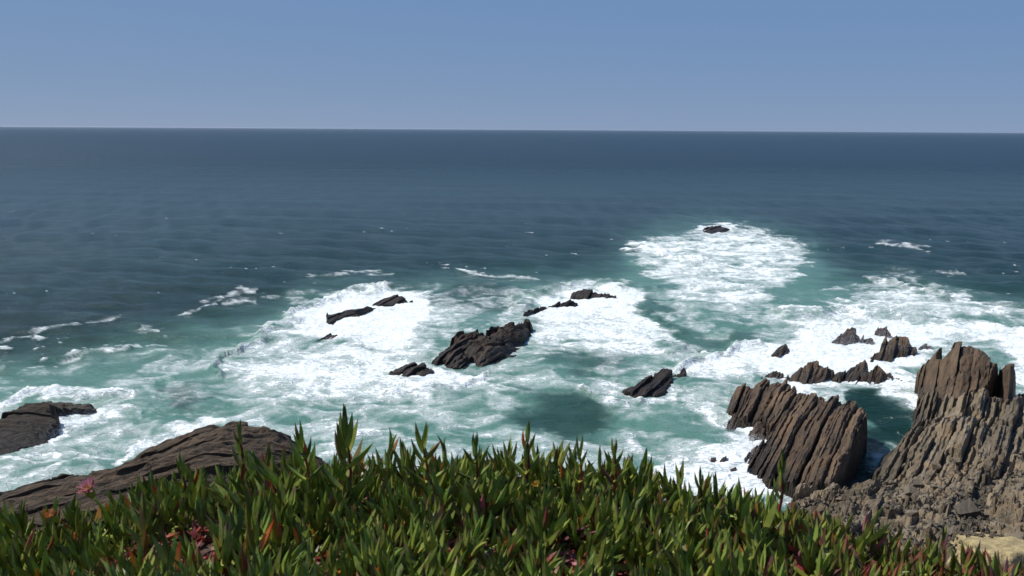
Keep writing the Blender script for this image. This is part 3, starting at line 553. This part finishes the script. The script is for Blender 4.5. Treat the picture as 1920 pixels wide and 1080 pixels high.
# --- sand and loose stones on the foot of the headland
def sand_patch():
    P = [(1750, 1048, 8.6), (1748, 1028, 8.2), (1775, 1014, 7.8), (1810, 1006, 7.7), (1850, 1010, 7.9), (1920, 1026, 8.3), (2010, 1030, 8.6), (2010, 1080, 9.6), (1760, 1080, 9.4)]
    W = np.array([(*G(a, b, c), c) for a, b, c in P]); x0, y0 = W[:, 0].min()-1, W[:, 1].min()-1; x1, y1 = W[:, 0].max()+1, W[:, 1].max()+1
    xs = np.arange(x0, x1, .12); ys = np.arange(y0, y1, .12); X, Y = np.meshgrid(xs, ys)
    top = tps(W[:, :2], W[:, 2]); Z = top(X, Y) + 0.75
    d = sdf([tuple(p[:2]) for p in W], X, Y) + 1.3*fbm(X*.5, Y*.5, 4, 3)
    Z = Z + .25*fbm(X*.5, Y*.5, 4, 5) + .05*fbm(X*3, Y*3, 3, 8) - 2.6*(1-sstep(-.6, 1.6, d))
    F = grid_faces(len(ys), len(xs)); k = (d.ravel() > -.8); F = F[k[F].all(1)]
    link('sand', mesh_from('sand', np.stack([X, Y, Z], -1).reshape(-1, 3), F, M['sand'], True), kind='structure')
sand_patch()
deps = None
def surf_z(x, y):
    global deps
    if deps is None: bpy.context.view_layer.update(); deps = bpy.context.evaluated_depsgraph_get()
    h, loc, nrm, *_ = sc.ray_cast(deps, Vector((x, y, 60)), Vector((0, 0, -1)))
    return loc.z if h else None
def stone_mesh(name, seed, mat):
    r = np.random.default_rng(seed); V = []
    for a in (-1, 1):
        for b in (-1, 1):
            for c in (-1, 1):
                V.append((a*r.uniform(.6, 1.1), b*r.uniform(.6, 1.1), c*r.uniform(.5, 1)))
    import bmesh
    bm = bmesh.new(); [bm.verts.new(v) for v in V]
    for i in range(6): p = r.normal(size=3); p /= np.linalg.norm(p); bm.verts.new(p*r.uniform(1.0, 1.25)*np.array([1, 1, .8]))
    bmesh.ops.convex_hull(bm, input=bm.verts)
    bmesh.ops.delete(bm, geom=[v for v in bm.verts if not v.link_faces], context='VERTS')
    m = bpy.data.meshes.new(name); bm.to_mesh(m); bm.free(); m.materials.append(mat); return m
stones = [stone_mesh('boulder', 50+i, M['scree']) for i in range(6)]
pb = []
for i in range(90):
    a = random.uniform(1560, 1915); b = random.uniform(870, 1005)
    if b < 870 + (1750-a)*0.25: continue
    pb.append((a, b))
spec = {0: 'squarish grey block with a dark cleft beside the sand patch', 1: 'flat tan-faced block in the middle of the broken grey rock'}
fixed = [(1812, 972), (1712, 928)]
pts = fixed + pb[:26]
for i, (a, b) in enumerate(pts):
    x, y = G(a, b, 3.0+ (b-870)*0.03)
    z = surf_z(x, y)
    if z is None or z < .5: continue
    s = random.uniform(.16, .34) if i > 1 else .5
    o = link('boulder', stones[i % 6], None, spec.get(i, ('large' if s > .27 else 'small') + ' grey angular boulder ' + ('on the broken rock left of the headland ramp' if a < 1640 else ('on the broken rock below the layered ramp' if b < 930 and a < 1790 else ('on the right edge of the headland foot' if a > 1790 and b < 970 else ('just above the yellow sand' if a > 1730 else 'in the broken rock just behind the plants'))))), 'boulder', None if i < 2 else 'loose boulders on the headland foot')
    o.location = (x, y, z + .15*s); o.rotation_euler = (random.uniform(-.3, .3), random.uniform(-.3, .3), random.uniform(0, 6.3)); o.scale = (s*random.uniform(.8, 1.5), s*random.uniform(.8, 1.3), s*random.uniform(.5, .9))
def rubble():
    VV = []; FF = []; off = 0
    base = []
    for m in stones:
        v = np.array([tuple(p.co) for p in m.vertices]); f = np.array([tuple(p.vertices) for p in m.polygons if len(p.vertices) == 3]); base.append((v, f))
    n = 0
    while n < 5200:
        a = random.uniform(1480, 2000); b = random.uniform(880, 1040); n += 1
        if b < 890 + (1750-a)*0.15 or pn(np.array([a/60.]), np.array([b/25.]), 3)[0] < -.1: continue
        x, y = G(a, b, 3.0+(b-870)*0.03); z = surf_z(x, y)
        if z is None or z < 1: continue
        v, f = base[n % 6]; s = random.uniform(.03, .14)
        rot = np.array(Euler((random.uniform(-3, 3), random.uniform(-3, 3), random.uniform(0, 6.3))).to_matrix())
        VV.append((v*[1, 1, .6])@rot.T*s + [x, y, z+.02]); FF.append(f+off); off += len(v)
    m = mesh_from('rubble', np.concatenate(VV), np.concatenate(FF), M['scree']); link('rubble', m, None, 'small broken grey stones scattered over the foot of the headland', 'rubble', kind='stuff')
rubble()

# ------------------------------------------------------------------ cliff top under the plants
CPX = [-400, 0, 100, 200, 300, 400, 500, 600, 800, 1000, 1200, 1350, 1450, 1550, 1650, 1750, 1850, 1920, 2300]
CPY = [950, 950, 945, 932, 900, 875, 860, 855, 853, 855, 878, 905, 912, 950, 978, 1008, 1034, 1040, 1050]
YC = 2.15
_x = np.array(CPX, float); _d = [ray(a, b) for a, b in zip(CPX, CPY)]
CX = np.array([d.x/d.y*YC for d in _d]); CZ = np.array([H + d.z/d.y*YC for d in _d])
def crest_z(x): return np.interp(x, CX, CZ)
TIP = 0.105
def ground_z(x, y):
    zc = crest_z(x) - TIP
    yy = YC + 0.10*pn(np.asarray(x)*1.6+.3, np.asarray(x)*0+.5, 5)
    t = np.maximum(0, y-yy)
    z = zc - 0.9*t - 1.3*np.minimum(t, 4)**1.3*0.5 - 0.06*np.maximum(0, yy-y)*0
    return z + 0.030*fbm(np.asarray(x)*2.3, np.asarray(y)*2.3, 3, 71)
def build_ground():
    xs = np.concatenate([np.arange(-70, -3, 2.0), np.arange(-3, 3.0, .06), np.arange(3, 72, 2.0)])
    ys = np.concatenate([np.arange(-30, -1, 2.0), np.arange(-1, 3.2, .06), np.geomspace(3.25, 46, 90)])
    X, Y = np.meshgrid(xs, ys)
    Z = ground_z(np.clip(X, -3, 3), Y)
    Z -= np.where(Y > 3.2, 0.45*(Y-3.2), 0); 
    Z = np.where(Y > 3, np.minimum(Z, H - Y*0.62), Z)
    Z = np.maximum(Z, -4) + sstep(3.5, 9, Y)*1.2*fbm(X*.25, Y*.25, 4, 77)
    link('cliff_top', mesh_from('cliff_top', np.stack([X, Y, Z], -1).reshape(-1, 3), grid_faces(len(ys), len(xs)), M['soil'], True), kind='structure')
build_ground()

# ------------------------------------------------------------------ ice plants
def leaf_material(name, base, mid, tip, flesh, tipstart=0.75):
    n = N(name); t = n.attr('t')
    oi = n.new('ShaderNodeObjectInfo').outputs['Random']
    rnd = n.math('FRACT', n.math('ADD', oi, n.attr('rnd')))
    o = n.coord((1, 1, 1), 0, 'Position')
    c = n.mix(n.mr(t, 0.0, 0.45), base, mid)
    c = n.mix(n.mr(n.math('ADD', t, n.math('MULTIPLY', n.math('SUBTRACT', rnd, .5), .5)), tipstart, 1.05), c, tip)
    c = n.mix(n.mr(n.noise(o, 45, 3, .6), .45, .7, 0, .5), c, flesh)
    hs = n.new('ShaderNodeHueSaturation'); n.l(c, hs.inputs['Color'])
    r2 = n.math('FRACT', n.math('MULTIPLY', rnd, 7.31)); r3 = n.math('FRACT', n.math('MULTIPLY', rnd, 13.7))
    n.l(n.mr(r2, 0, 1, .475, .525, False), hs.inputs['Hue']); n.l(n.mr(r3, 0, 1, .52, 1.55, False), hs.inputs['Value'])
    n.l(hs.outputs[0], n.p.inputs['Base Color']); n.p.inputs['Roughness'].default_value = .42
    n.p.inputs['Specular IOR Level'].default_value = .35
    tr = n.new('ShaderNodeBsdfTranslucent'); n.l(hs.outputs[0], tr.inputs['Color'])
    mx = n.new('ShaderNodeMixShader'); mx.inputs[0].default_value = .42
    n.l(n.p.outputs[0], mx.inputs[1]); n.l(tr.outputs[0], mx.inputs[2]); n.l(mx.outputs[0], n.out.inputs[0])
    return n.m
LM = {'green': leaf_material('leaf_green', (.46, .47, .08), (.205, .265, .048), (.18, .14, .06), (.30, .32, .09), .78),
      'blush': leaf_material('leaf_blushed', (.36, .36, .07), (.20, .19, .05), (.33, .075, .06), (.24, .14, .07), .45),
      'purple': leaf_material('leaf_purple', (.22, .14, .07), (.28, .115, .095), (.25, .10, .12), (.34, .19, .17), .5),
      'orange': leaf_material('leaf_orange', (.42, .30, .05), (.50, .20, .03), (.45, .08, .02), (.5, .30, .06), .6)}
stem_m = leaf_material('red_stem', (.22, .035, .025), (.24, .05, .03), (.16, .12, .04), (.26, .08, .04), .8)
SH = []
def leaf_shape(width, curve, n=6, fat=.9):
    V = []; T = []
    for i in range(n):
        t = i/(n-1)*0.93
        wd = width*(0.62 + 0.55*math.sin(math.pi*min(1, t*0.95+.12)))*(1 - t**4.5)*0.95
        y = curve*t*t; x = t - 0.35*curve*curve*t**3
        for (a, b) in ((-.5*wd, .28*wd*fat), (.5*wd, .28*wd*fat), (0, -.62*wd*fat)):
            V.append((b + y*1.0, a, x)); T.append(t)                     # leaf grows along +z, bends towards +x
    V.append((curve, 0, 1-0.35*curve*curve)); T.append(1.0)
    F = []
    for i in range(n-1):
        for k in range(3):
            a = i*3+k; b = i*3+(k+1) % 3; F += [(a, b, b+3), (a, b+3, a+3)]
    e = (n-1)*3; F += [(e, e+1, 3*n), (e+1, e+2, 3*n), (e+2, e, 3*n), (0, 2, 1)]
    return np.array(V, float), np.array(F), np.array(T)
for wd, cv in ((.165, .10), (.15, .22), (.17, .02), (.145, .30), (.16, .16), (.15, -.06)): SH.append(leaf_shape(wd, cv))
LMESH = {}
for k, mt in LM.items():
    for i, (v, f, t) in enumerate(SH): LMESH[k, i] = mesh_from('leaf', v, f, mt, False, {'t': t})
def stem_shape(h, r=.0042, n=5, bend=.12):
    V = []; F = []; T = []
    for i in range(5):
        t = i/4; rr = r*(1-.35*t)
        for k in range(n):
            a = 2*math.pi*k/n; V.append((rr*math.cos(a)+bend*h*math.sin(t*math.pi)*.5, rr*math.sin(a), h*t-.03)); T.append(t)
    for i in range(4):
        for k in range(n): a = i*n+k; b = i*n+(k+1) % n; F += [(a, b, b+n), (a, b+n, a+n)]
    return np.array(V), np.array(F), np.array(T)
def leaf_mat4(az, splay, length, at, roll=0.0):
    # leaf local +z along growth, +x is the inner (stem) side when splayed outwards
    m = Matrix.Translation(Vector(at)) @ Matrix.Rotation(az, 4, 'Z') @ Matrix.Rotation(splay, 4, 'Y') @ Matrix.Rotation(math.pi, 4, 'Z') @ Matrix.Rotation(roll, 4, 'Z')
    return m @ Matrix.Scale(length, 4)
def variant(r, tall=1.0, pairs=None):
    """a shoot: list of (leaf shape, matrix, role)"""
    n = pairs or r.choice([3, 4, 4, 5]); L = []; h = r.uniform(.045, .075)*tall
    a0 = r.uniform(0, 6.28)
    for i in range(n):
        q = i/(n-1)
        z = h*q**.9
        for s in (0, 1):
            az = a0 + i*math.pi/2 + s*math.pi + r.gauss(0, .18)
            sp = R(58 - 44*q) + r.gauss(0, .20) + (R(22) if i == 0 and r.random() < .5 else 0)
            ln = r.uniform(.055, .085)*(1-.22*q)*(.9+.1*tall)*(1.18 if i == 0 else 1)
            L.append((r.randrange(5), leaf_mat4(az, sp, ln, (0, 0, z), r.gauss(0, .25)), 'old' if i == 0 else ('young' if i == n-1 else 'mid')))
    return h, L
rr = random.Random(11)
VAR = [variant(rr) for _ in range(14)]
STEM = [mesh_from('stem', *stem_shape(v[0]+.03)[:2], stem_m, True, {'t': stem_shape(v[0]+.03)[2]}) for v in VAR]
def pick(role, px, r, red=None):
    right = max(0, min(1, (px-1350)/350))
    p = r.random()
    if red is not None: return red
    if p < .016: return 'orange'
    if role == 'old': return 'purple' if p < .24+.25*right else ('blush' if p < .3+.5*right else 'green')
    if role == 'mid': return 'purple' if p < .03+.10*right else ('blush' if p < .10+.40*right else 'green')
    return 'blush' if p < .04+.35*right else 'green'
SHOOTGROUP = 'ice plant shoots of the green mat'
MARKS = [('beside the open pink flower', 166, 930), ('beside the withered peach flower', 95, 985), ('at the edge of the left bare red patch', 335, 1020), ('in the bottom left corner', 40, 1075),
         ('under the dark shore rock', 250, 930), ('under the right end of the dark shore rock', 470, 900), ('at the foot of the tallest shoot', 650, 930), ('at the bottom edge below the tallest shoot', 640, 1070),
         ('at the bottom edge between the bare patches', 500, 1060), ('by the bare gap left of the middle', 830, 1030), ('below the surf right of the tallest shoot', 800, 930), ('beside the small yellowish flower', 1004, 930),
         ('around the bare gap at the bottom middle', 1080, 1060), ('in the middle of the mat below the pool', 1100, 960), ('by the rightmost bare gap below the pool', 1180, 1060), ('under the white foam right of the middle', 1300, 960),
         ('at the bottom edge below the big slab', 1330, 1065), ('in front of the big slanted slab', 1470, 950), ('around the bare gap below the big slab', 1480, 1050), ('in front of the broken grey rock', 1620, 1010),
         ('at the bottom edge left of the sand', 1660, 1070), ('in front of the yellow sand', 1800, 1060), ('in the bottom right corner', 1900, 1070)]
def shoot_label(px, py, cols):
    m = min(MARKS, key=lambda k: math.hypot(k[1]-px, (k[2]-py)*1.4))[0]
    tone = 'orange-leaved' if 'orange' in cols else ('purple and green' if cols.count('purple') > 1 else ('red-tipped' if cols.count('blush') > 1 else ('green and purple' if 'purple' in cols else 'all green')))
    return tone + ' ice plant shoot ' + m
def place_shoot(x, y, z, rot, scl, var, label, group, px, r, colour=None):
    h, L = var if not isinstance(var, int) else VAR[var]
    root = link('ice_plant_shoot', None, None, label, 'plant', group); root.location = (x, y, z); root.rotation_euler = rot; root.scale = (scl,)*3
    root.empty_display_size = .03
    st = STEM[var] if isinstance(var, int) else mesh_from('stem', *stem_shape(h+.03)[:2], stem_m, True, {'t': stem_shape(h+.03)[2]})
    link('stem', st, root)
    cols = []
    for s, m, role in L:
        cols.append(pick(role, px, r, colour)); o = link('leaf', LMESH[cols[-1], s], root); o.matrix_local = m
    if label is None: root['label'] = shoot_label(px, proj(x, y, z+.05)[1], cols)
# bare gaps with dead red leaves
GAPS = [(335, 1030, .14), (1060, 1060, .045), (1150, 1070, .05), (1480, 1062, .035), (830, 1030, .04), (620, 1055, .035), (230, 1062, .04), (960, 1015, .03), (1290, 1050, .035), (1625, 1068, .035)]
gp = []
for a, b, s in GAPS:
    d = ray(a, b); zz = float(ground_z(0.0+d.x/d.y*1.8, 1.8)); t = (zz+.03-H)/d.z; gp.append((d.x*t, d.y*t, s))
cand = []; r = random.Random(5)
def try_fill(x0, x1, y0, y1, sp, guard):
    nx = int((x1-x0)/sp); ny = int((y1-y0)/sp)
    for i in range(nx):
        for j in range(ny):
            x = x0+(i+.5+r.uniform(-.55, .55))*sp; y = y0+(j+.5+(i % 2)*.5+r.uniform(-.5, .5))*sp
            if guard and (guard[0] < x < guard[1] and guard[2] < y < guard[3]): continue
            if any(math.hypot(x-a, (y-b)) < s*r.uniform(.8, 1.2) for a, b, s in gp): continue
            cand.append((x, y))
try_fill(-1.75, 1.75, 1.15, 2.75, .038, None)
try_fill(-3, 3, -.8, 3.2, .085, (-1.75, 1.75, 1.15, 2.75))
cand = [(x, y, float(ground_z(x, y))) for x, y in cand]
info = []
for x, y, z in cand:
    px, py = proj(x, y, z+.05); info.append((px, py, math.sqrt(x*x+y*y+(z-H)**2), x, y, z))
inview = sorted([k for k, c in enumerate(info) if -20 < c[0] < 1940 and c[1] < 1100 and c[4] > 0 and c[4] < 2.35], key=lambda k: info[k][2])
def clump(x, y): return 1.0 + .30*float(pn(np.array([x*4.5]), np.array([y*4.5]), 81)[0])
def lean(x, y, k): return .45*float(pn(np.array([x*3.2]), np.array([y*3.2]), 82+k)[0])
N_IND = 292
ind = set(inview[:N_IND])
for k in inview[:N_IND]:
    px, py, dd, x, y, z = info[k]
    place_shoot(x, y, z, (r.gauss(-.05, .22)+lean(x, y, 1), r.gauss(0, .25)+lean(x, y, 2), r.uniform(0, 6.28)), r.uniform(.85, 1.2)*clump(x, y), r.randrange(14), None, SHOOTGROUP, px, r)
# the rest of the mat, joined
by = {k: ([], [], [], []) for k in list(LM)+['stem']}; offs = {k: 0 for k in by}
for k, (px, py, dd, x, y, z) in enumerate(info):
    if k in ind: continue
    far = not (-1.75 < x < 1.75 and 1.15 < y < 2.75)
    h, L = VAR[r.randrange(14)]; s = r.uniform(.85, 1.2)*(1.25 if far else 1)*clump(x, y)
    base = Matrix.Translation((x, y, z)) @ Euler((r.gauss(-.05, .22)+lean(x, y, 1), r.gauss(0, .25)+lean(x, y, 2), r.uniform(0, 6.28))).to_matrix().to_4x4() @ Matrix.Scale(s, 4)
    for sh, m, role in L:
        c = pick(role, px, r); mm = np.array(base @ m); v, f, t = SH[sh]
        b = by[c]; b[0].append(v@mm[:3, :3].T + mm[:3, 3]); b[1].append(f+offs[c]); b[2].append(t); b[3].append(np.full(len(v), r.random())); offs[c] += len(v)
names = {'green': ('ice_plant_mat', 'dense green ice plant ground cover at the brink of the cliff'), 'blush': ('ice_plant_mat', 'red-tipped leaves scattered through the ice plant ground cover'),
         'purple': ('ice_plant_mat', 'dull purple old leaves low in the ice plant ground cover'), 'orange': ('ice_plant_mat', 'few orange withering leaves in the ice plant ground cover')}
# one ground-cover object with four materials
Vs = []; Fs = []; Ts = []; Rs = []; Ms = []; o_ = 0
for mi, c in enumerate(LM):
    b = by[c]
    if not b[0]: continue
    v = np.concatenate(b[0]); f = np.concatenate(b[1])+o_; Vs.append(v); Fs.append(f); Ts.append(np.concatenate(b[2])); Rs.append(np.concatenate(b[3])); Ms.append(np.full(len(f), mi)); o_ += len(v)
mm_ = mesh_from('ice_plant_mat', np.concatenate(Vs), np.concatenate(Fs), LM['green'], False, {'t': np.concatenate(Ts), 'rnd': np.concatenate(Rs)})
for c in list(LM)[1:]: mm_.materials.append(LM[c])
mm_.polygons.foreach_set('material_index', np.concatenate(Ms).astype(np.int32)); mm_.update()
link('ice_plant_mat', mm_, None, 'dense ground cover of finger-leaved ice plant along the cliff brink', 'ground cover', kind='stuff')

# standout shoots on the skyline: pixel of the base, height in pixels of the top, label
r = random.Random(21)
def standout(px, py_base, py_top, label, colour=None, lean=0.0, pairs=5, wide=1.0, dist=2.0, seed=1):
    d = ray(px, py_base); s = dist/d.y; x, y, z = d.x*s, d.y*s, H+d.z*s
    hm = (py_base-py_top)/FPX*math.sqrt(x*x+y*y+(z-H)**2)/math.cos(R(20))
    rs = random.Random(seed)
    tall = 1.35; h = hm*.62; L = []
    a0 = rs.uniform(-.35, .35)
    for i in range(pairs):
        q = i/(pairs-1)
        for k in (0, 1):
            az = a0 + (i % 2)*math.pi/2*.85 + k*math.pi + rs.gauss(0, .12)
            sp = R((56 - 40*q)*wide) + rs.gauss(0, .08)
            ln = hm*(.50 - .10*q)*rs.uniform(.9, 1.08)
            L.append((rs.choice([1, 0, 4]) if q > .6 else rs.randrange(5), leaf_mat4(az, sp, ln, (0, 0, h*q**.85), rs.gauss(0, .15)), 'mid'))
    place_shoot(x, y, z, (rs.gauss(0, .04), lean, 0), 1.0, (h, L), label, None, px, rs, colour)
standout(650, 925, 765, 'tallest ice plant shoot of the mat, standing in the middle left against the surf', pairs=6, seed=3, lean=.02)
standout(798, 905, 790, 'tall ice plant shoot with spread fingers, second right of the tallest one', pairs=5, wide=1.1, seed=4, lean=-.08)
standout(985, 890, 795, 'slim ice plant shoot against the dark green pool', pairs=4, seed=5, lean=.05, wide=.8)
standout(890, 900, 812, 'broad many-fingered ice plant shoot between the tall one and the slim one', pairs=5, seed=6)
standout(575, 900, 800, 'fan-shaped ice plant shoot just right of the dark shore rock', pairs=5, seed=7, lean=-.12)
standout(1085, 905, 820, 'upright ice plant shoot right of the dark green pool', pairs=5, seed=8)
standout(1150, 905, 825, 'upright ice plant shoot where the mat starts to slope down to the right', pairs=5, seed=9, wide=.8)
standout(1462, 935, 852, 'pale green ice plant shoot standing in front of the big slanted slab', 'green', pairs=4, seed=10, wide=.45)
standout(452, 875, 795, 'ice plant shoot standing up in front of the dark shore rock', pairs=4, seed=12, wide=.6)
standout(345, 935, 855, 'ice plant shoot farthest left to rise against the shore rock', pairs=4, seed=13, wide=.7)
standout(1310, 950, 878, 'small spiky ice plant shoot on the skyline above the white foam', pairs=4, seed=14, wide=.7)
standout(1765, 1060, 995, 'dark ice plant shoot in front of the yellow sand', pairs=3, seed=15, wide=.5)

# ------------------------------------------------------------------ flowers
def plain(name, col, rough=.6, trans=.3):
    n = N(name); o = n.coord((1, 1, 1), 0, 'Position')
    c = n.mix(n.mr(n.noise(o, 90, 3, .6), .35, .7), tuple(v*.7 for v in col), col)
    n.l(c, n.p.inputs['Base Color']); n.p.inputs['Roughness'].default_value = rough
    tr = n.new('ShaderNodeBsdfTranslucent'); n.l(c, tr.inputs['Color']); mx = n.new('ShaderNodeMixShader'); mx.inputs[0].default_value = trans
    n.l(n.p.outputs[0], mx.inputs[1]); n.l(tr.outputs[0], mx.inputs[2]); n.l(mx.outputs[0], n.out.inputs[0]); return n.m
pink = plain('petal_pink', (.80, .30, .36)); peach = plain('petal_peach', (.62, .26, .10)); yel = plain('flower_eye', (.75, .45, .08)); grn = LM['green']
def flower(px, py, dist, rad, petal_m, label, npet=46, openness=55):
    d = ray(px, py); s = dist/d.y; x, y, z = d.x*s, d.y*s, H+d.z*s
    root = link('ice_plant_flower', None, None, label, 'flower'); root.location = (x, y, z); root.rotation_euler = (R(28), R(-8), 0); root.empty_display_size = .02
    rs = random.Random(int(px)); 
    def ribbon_mesh(name, n, ln, wd, sp0, sp1, m):
        V = []; F = []
        for i in range(n):
            a = 2*math.pi*i/n + rs.uniform(-.1, .1); sp = R(rs.uniform(sp0, sp1)); l_ = ln*rs.uniform(.8, 1.1)
            ca, sa = math.cos(a), math.sin(a); o = len(V)
            for t, w_ in ((0, .5), (.4, 1), (.8, .9), (1, .25)):
                rr_ = .15*ln + l_*t*math.sin(sp); zz = l_*t*math.cos(sp) - .12*l_*t*t
                for q in (-1, 1): V.append((rr_*ca - q*wd*w_*sa*.5, rr_*sa + q*wd*w_*ca*.5, zz + .0015*q))
            for k in range(3): F.append((o+2*k, o+2*k+1, o+2*k+3, o+2*k+2))
        return mesh_from(name, V, F, m)
    link('petals', ribbon_mesh('petals', npet, rad, rad*.10, openness*.4, openness*1.2, petal_m), root)
    link('stamens', ribbon_mesh('stamens', 30, rad*.45, rad*.06, 5, 40, yel), root)
    # cup-shaped calyx
    V = []; F = []; n = 8
    for i, (rr_, zz) in enumerate(((.12, -1.1), (.36, -.75), (.46, -.3), (.34, .08))):
        for k in range(n): a = 2*math.pi*k/n; V.append((rr_*rad*math.cos(a), rr_*rad*math.sin(a), zz*rad))
    for i in range(3):
        for k in range(n): a = i*n+k; b = i*n+(k+1) % n; F.append((a, b, b+n, a+n))
    link('calyx', mesh_from('calyx', V, F, grn, True, {'t': np.full(len(V), .5)}), root)
    for k in range(4):
        o = link('sepal', LMESH['green', k], root); o.matrix_local = leaf_mat4(k*1.57+.4, R(38), rad*1.05*(1.5 if k == 0 else 1), (0, 0, -.3*rad))
    st, f, t = stem_shape(.11, .004); link('flower_stalk', mesh_from('flower_stalk', st-[0, 0, .11], f, grn, True, {'t': t*0+.4}), root)
flower(166, 918, 1.95, .026, pink, 'open pink ice plant flower on the left in front of the shore rock', openness=50)
flower(100, 968, 1.9, .019, peach, 'withered peach-coloured ice plant flower below left of the pink one', 30, 30)
flower(1004, 912, 1.95, .016, yel, 'small yellowish closing ice plant flower in the middle of the mat', 24, 28)

# dead leaves in the bare gaps
def litter():
    V = []; F = []; T = []; Rn = []; off = 0; rs = random.Random(3)
    for gx_, gy_, s in gp:
        for k in range(int(9000*s*s)+60):
            a = rs.uniform(0, 6.28); q = s*1.25*math.sqrt(rs.random()); x = gx_+q*math.cos(a); y = gy_+q*math.sin(a); z = float(ground_z(x, y)) + rs.uniform(.0, .03)
            m = np.array(Matrix.Translation((x, y, z)) @ Euler((rs.gauss(1.4, .4), rs.gauss(0, .3), rs.uniform(0, 6.28))).to_matrix().to_4x4() @ Matrix.Scale(rs.uniform(.02, .045), 4))
            v, f, t = SH[rs.randrange(6)]; v = v*[1.6, 1.6, 1]
            V.append(v@m[:3, :3].T+m[:3, 3]); F.append(f+off); T.append(t); Rn.append(np.full(len(v), rs.random())); off += len(v)
    lm = leaf_material('dead_leaf', (.30, .10, .06), (.30, .055, .035), (.16, .03, .03), (.36, .22, .15), .6)
    link('dead_leaves', mesh_from('dead_leaves', np.concatenate(V), np.concatenate(F), lm, False, {'t': np.concatenate(T), 'rnd': np.concatenate(Rn)}), None, 'red shrivelled dead leaves filling the bare gaps between the shoots', 'leaf litter', kind='stuff')
litter()

# ------------------------------------------------------------------ sea haze
def haze():
    x0, x1, y0, y1, z0, z1 = -200000, 200000, -60, 62000, -7, H+1.5
    V = [(x, y, z) for z in (z0, z1) for y in (y0, y1) for x in (x0, x1)]
    F = [(0, 2, 3, 1), (4, 5, 7, 6), (0, 1, 5, 4), (2, 6, 7, 3), (0, 4, 6, 2), (1, 3, 7, 5)]
    m = bpy.data.materials.new('haze'); m.use_nodes = True; t = m.node_tree; t.nodes.clear()
    o = t.nodes.new('ShaderNodeOutputMaterial'); v = t.nodes.new('ShaderNodeVolumePrincipled')
    v.inputs['Color'].default_value = (.70, .80, .95, 1); v.inputs['Density'].default_value = 1.4e-5; v.inputs['Anisotropy'].default_value = .3
    t.links.new(v.outputs[0], o.inputs['Volume'])
    link('haze', mesh_from('haze', V, F, m), None, 'thin pale sea haze thickening towards the horizon', 'haze', kind='stuff')
haze()
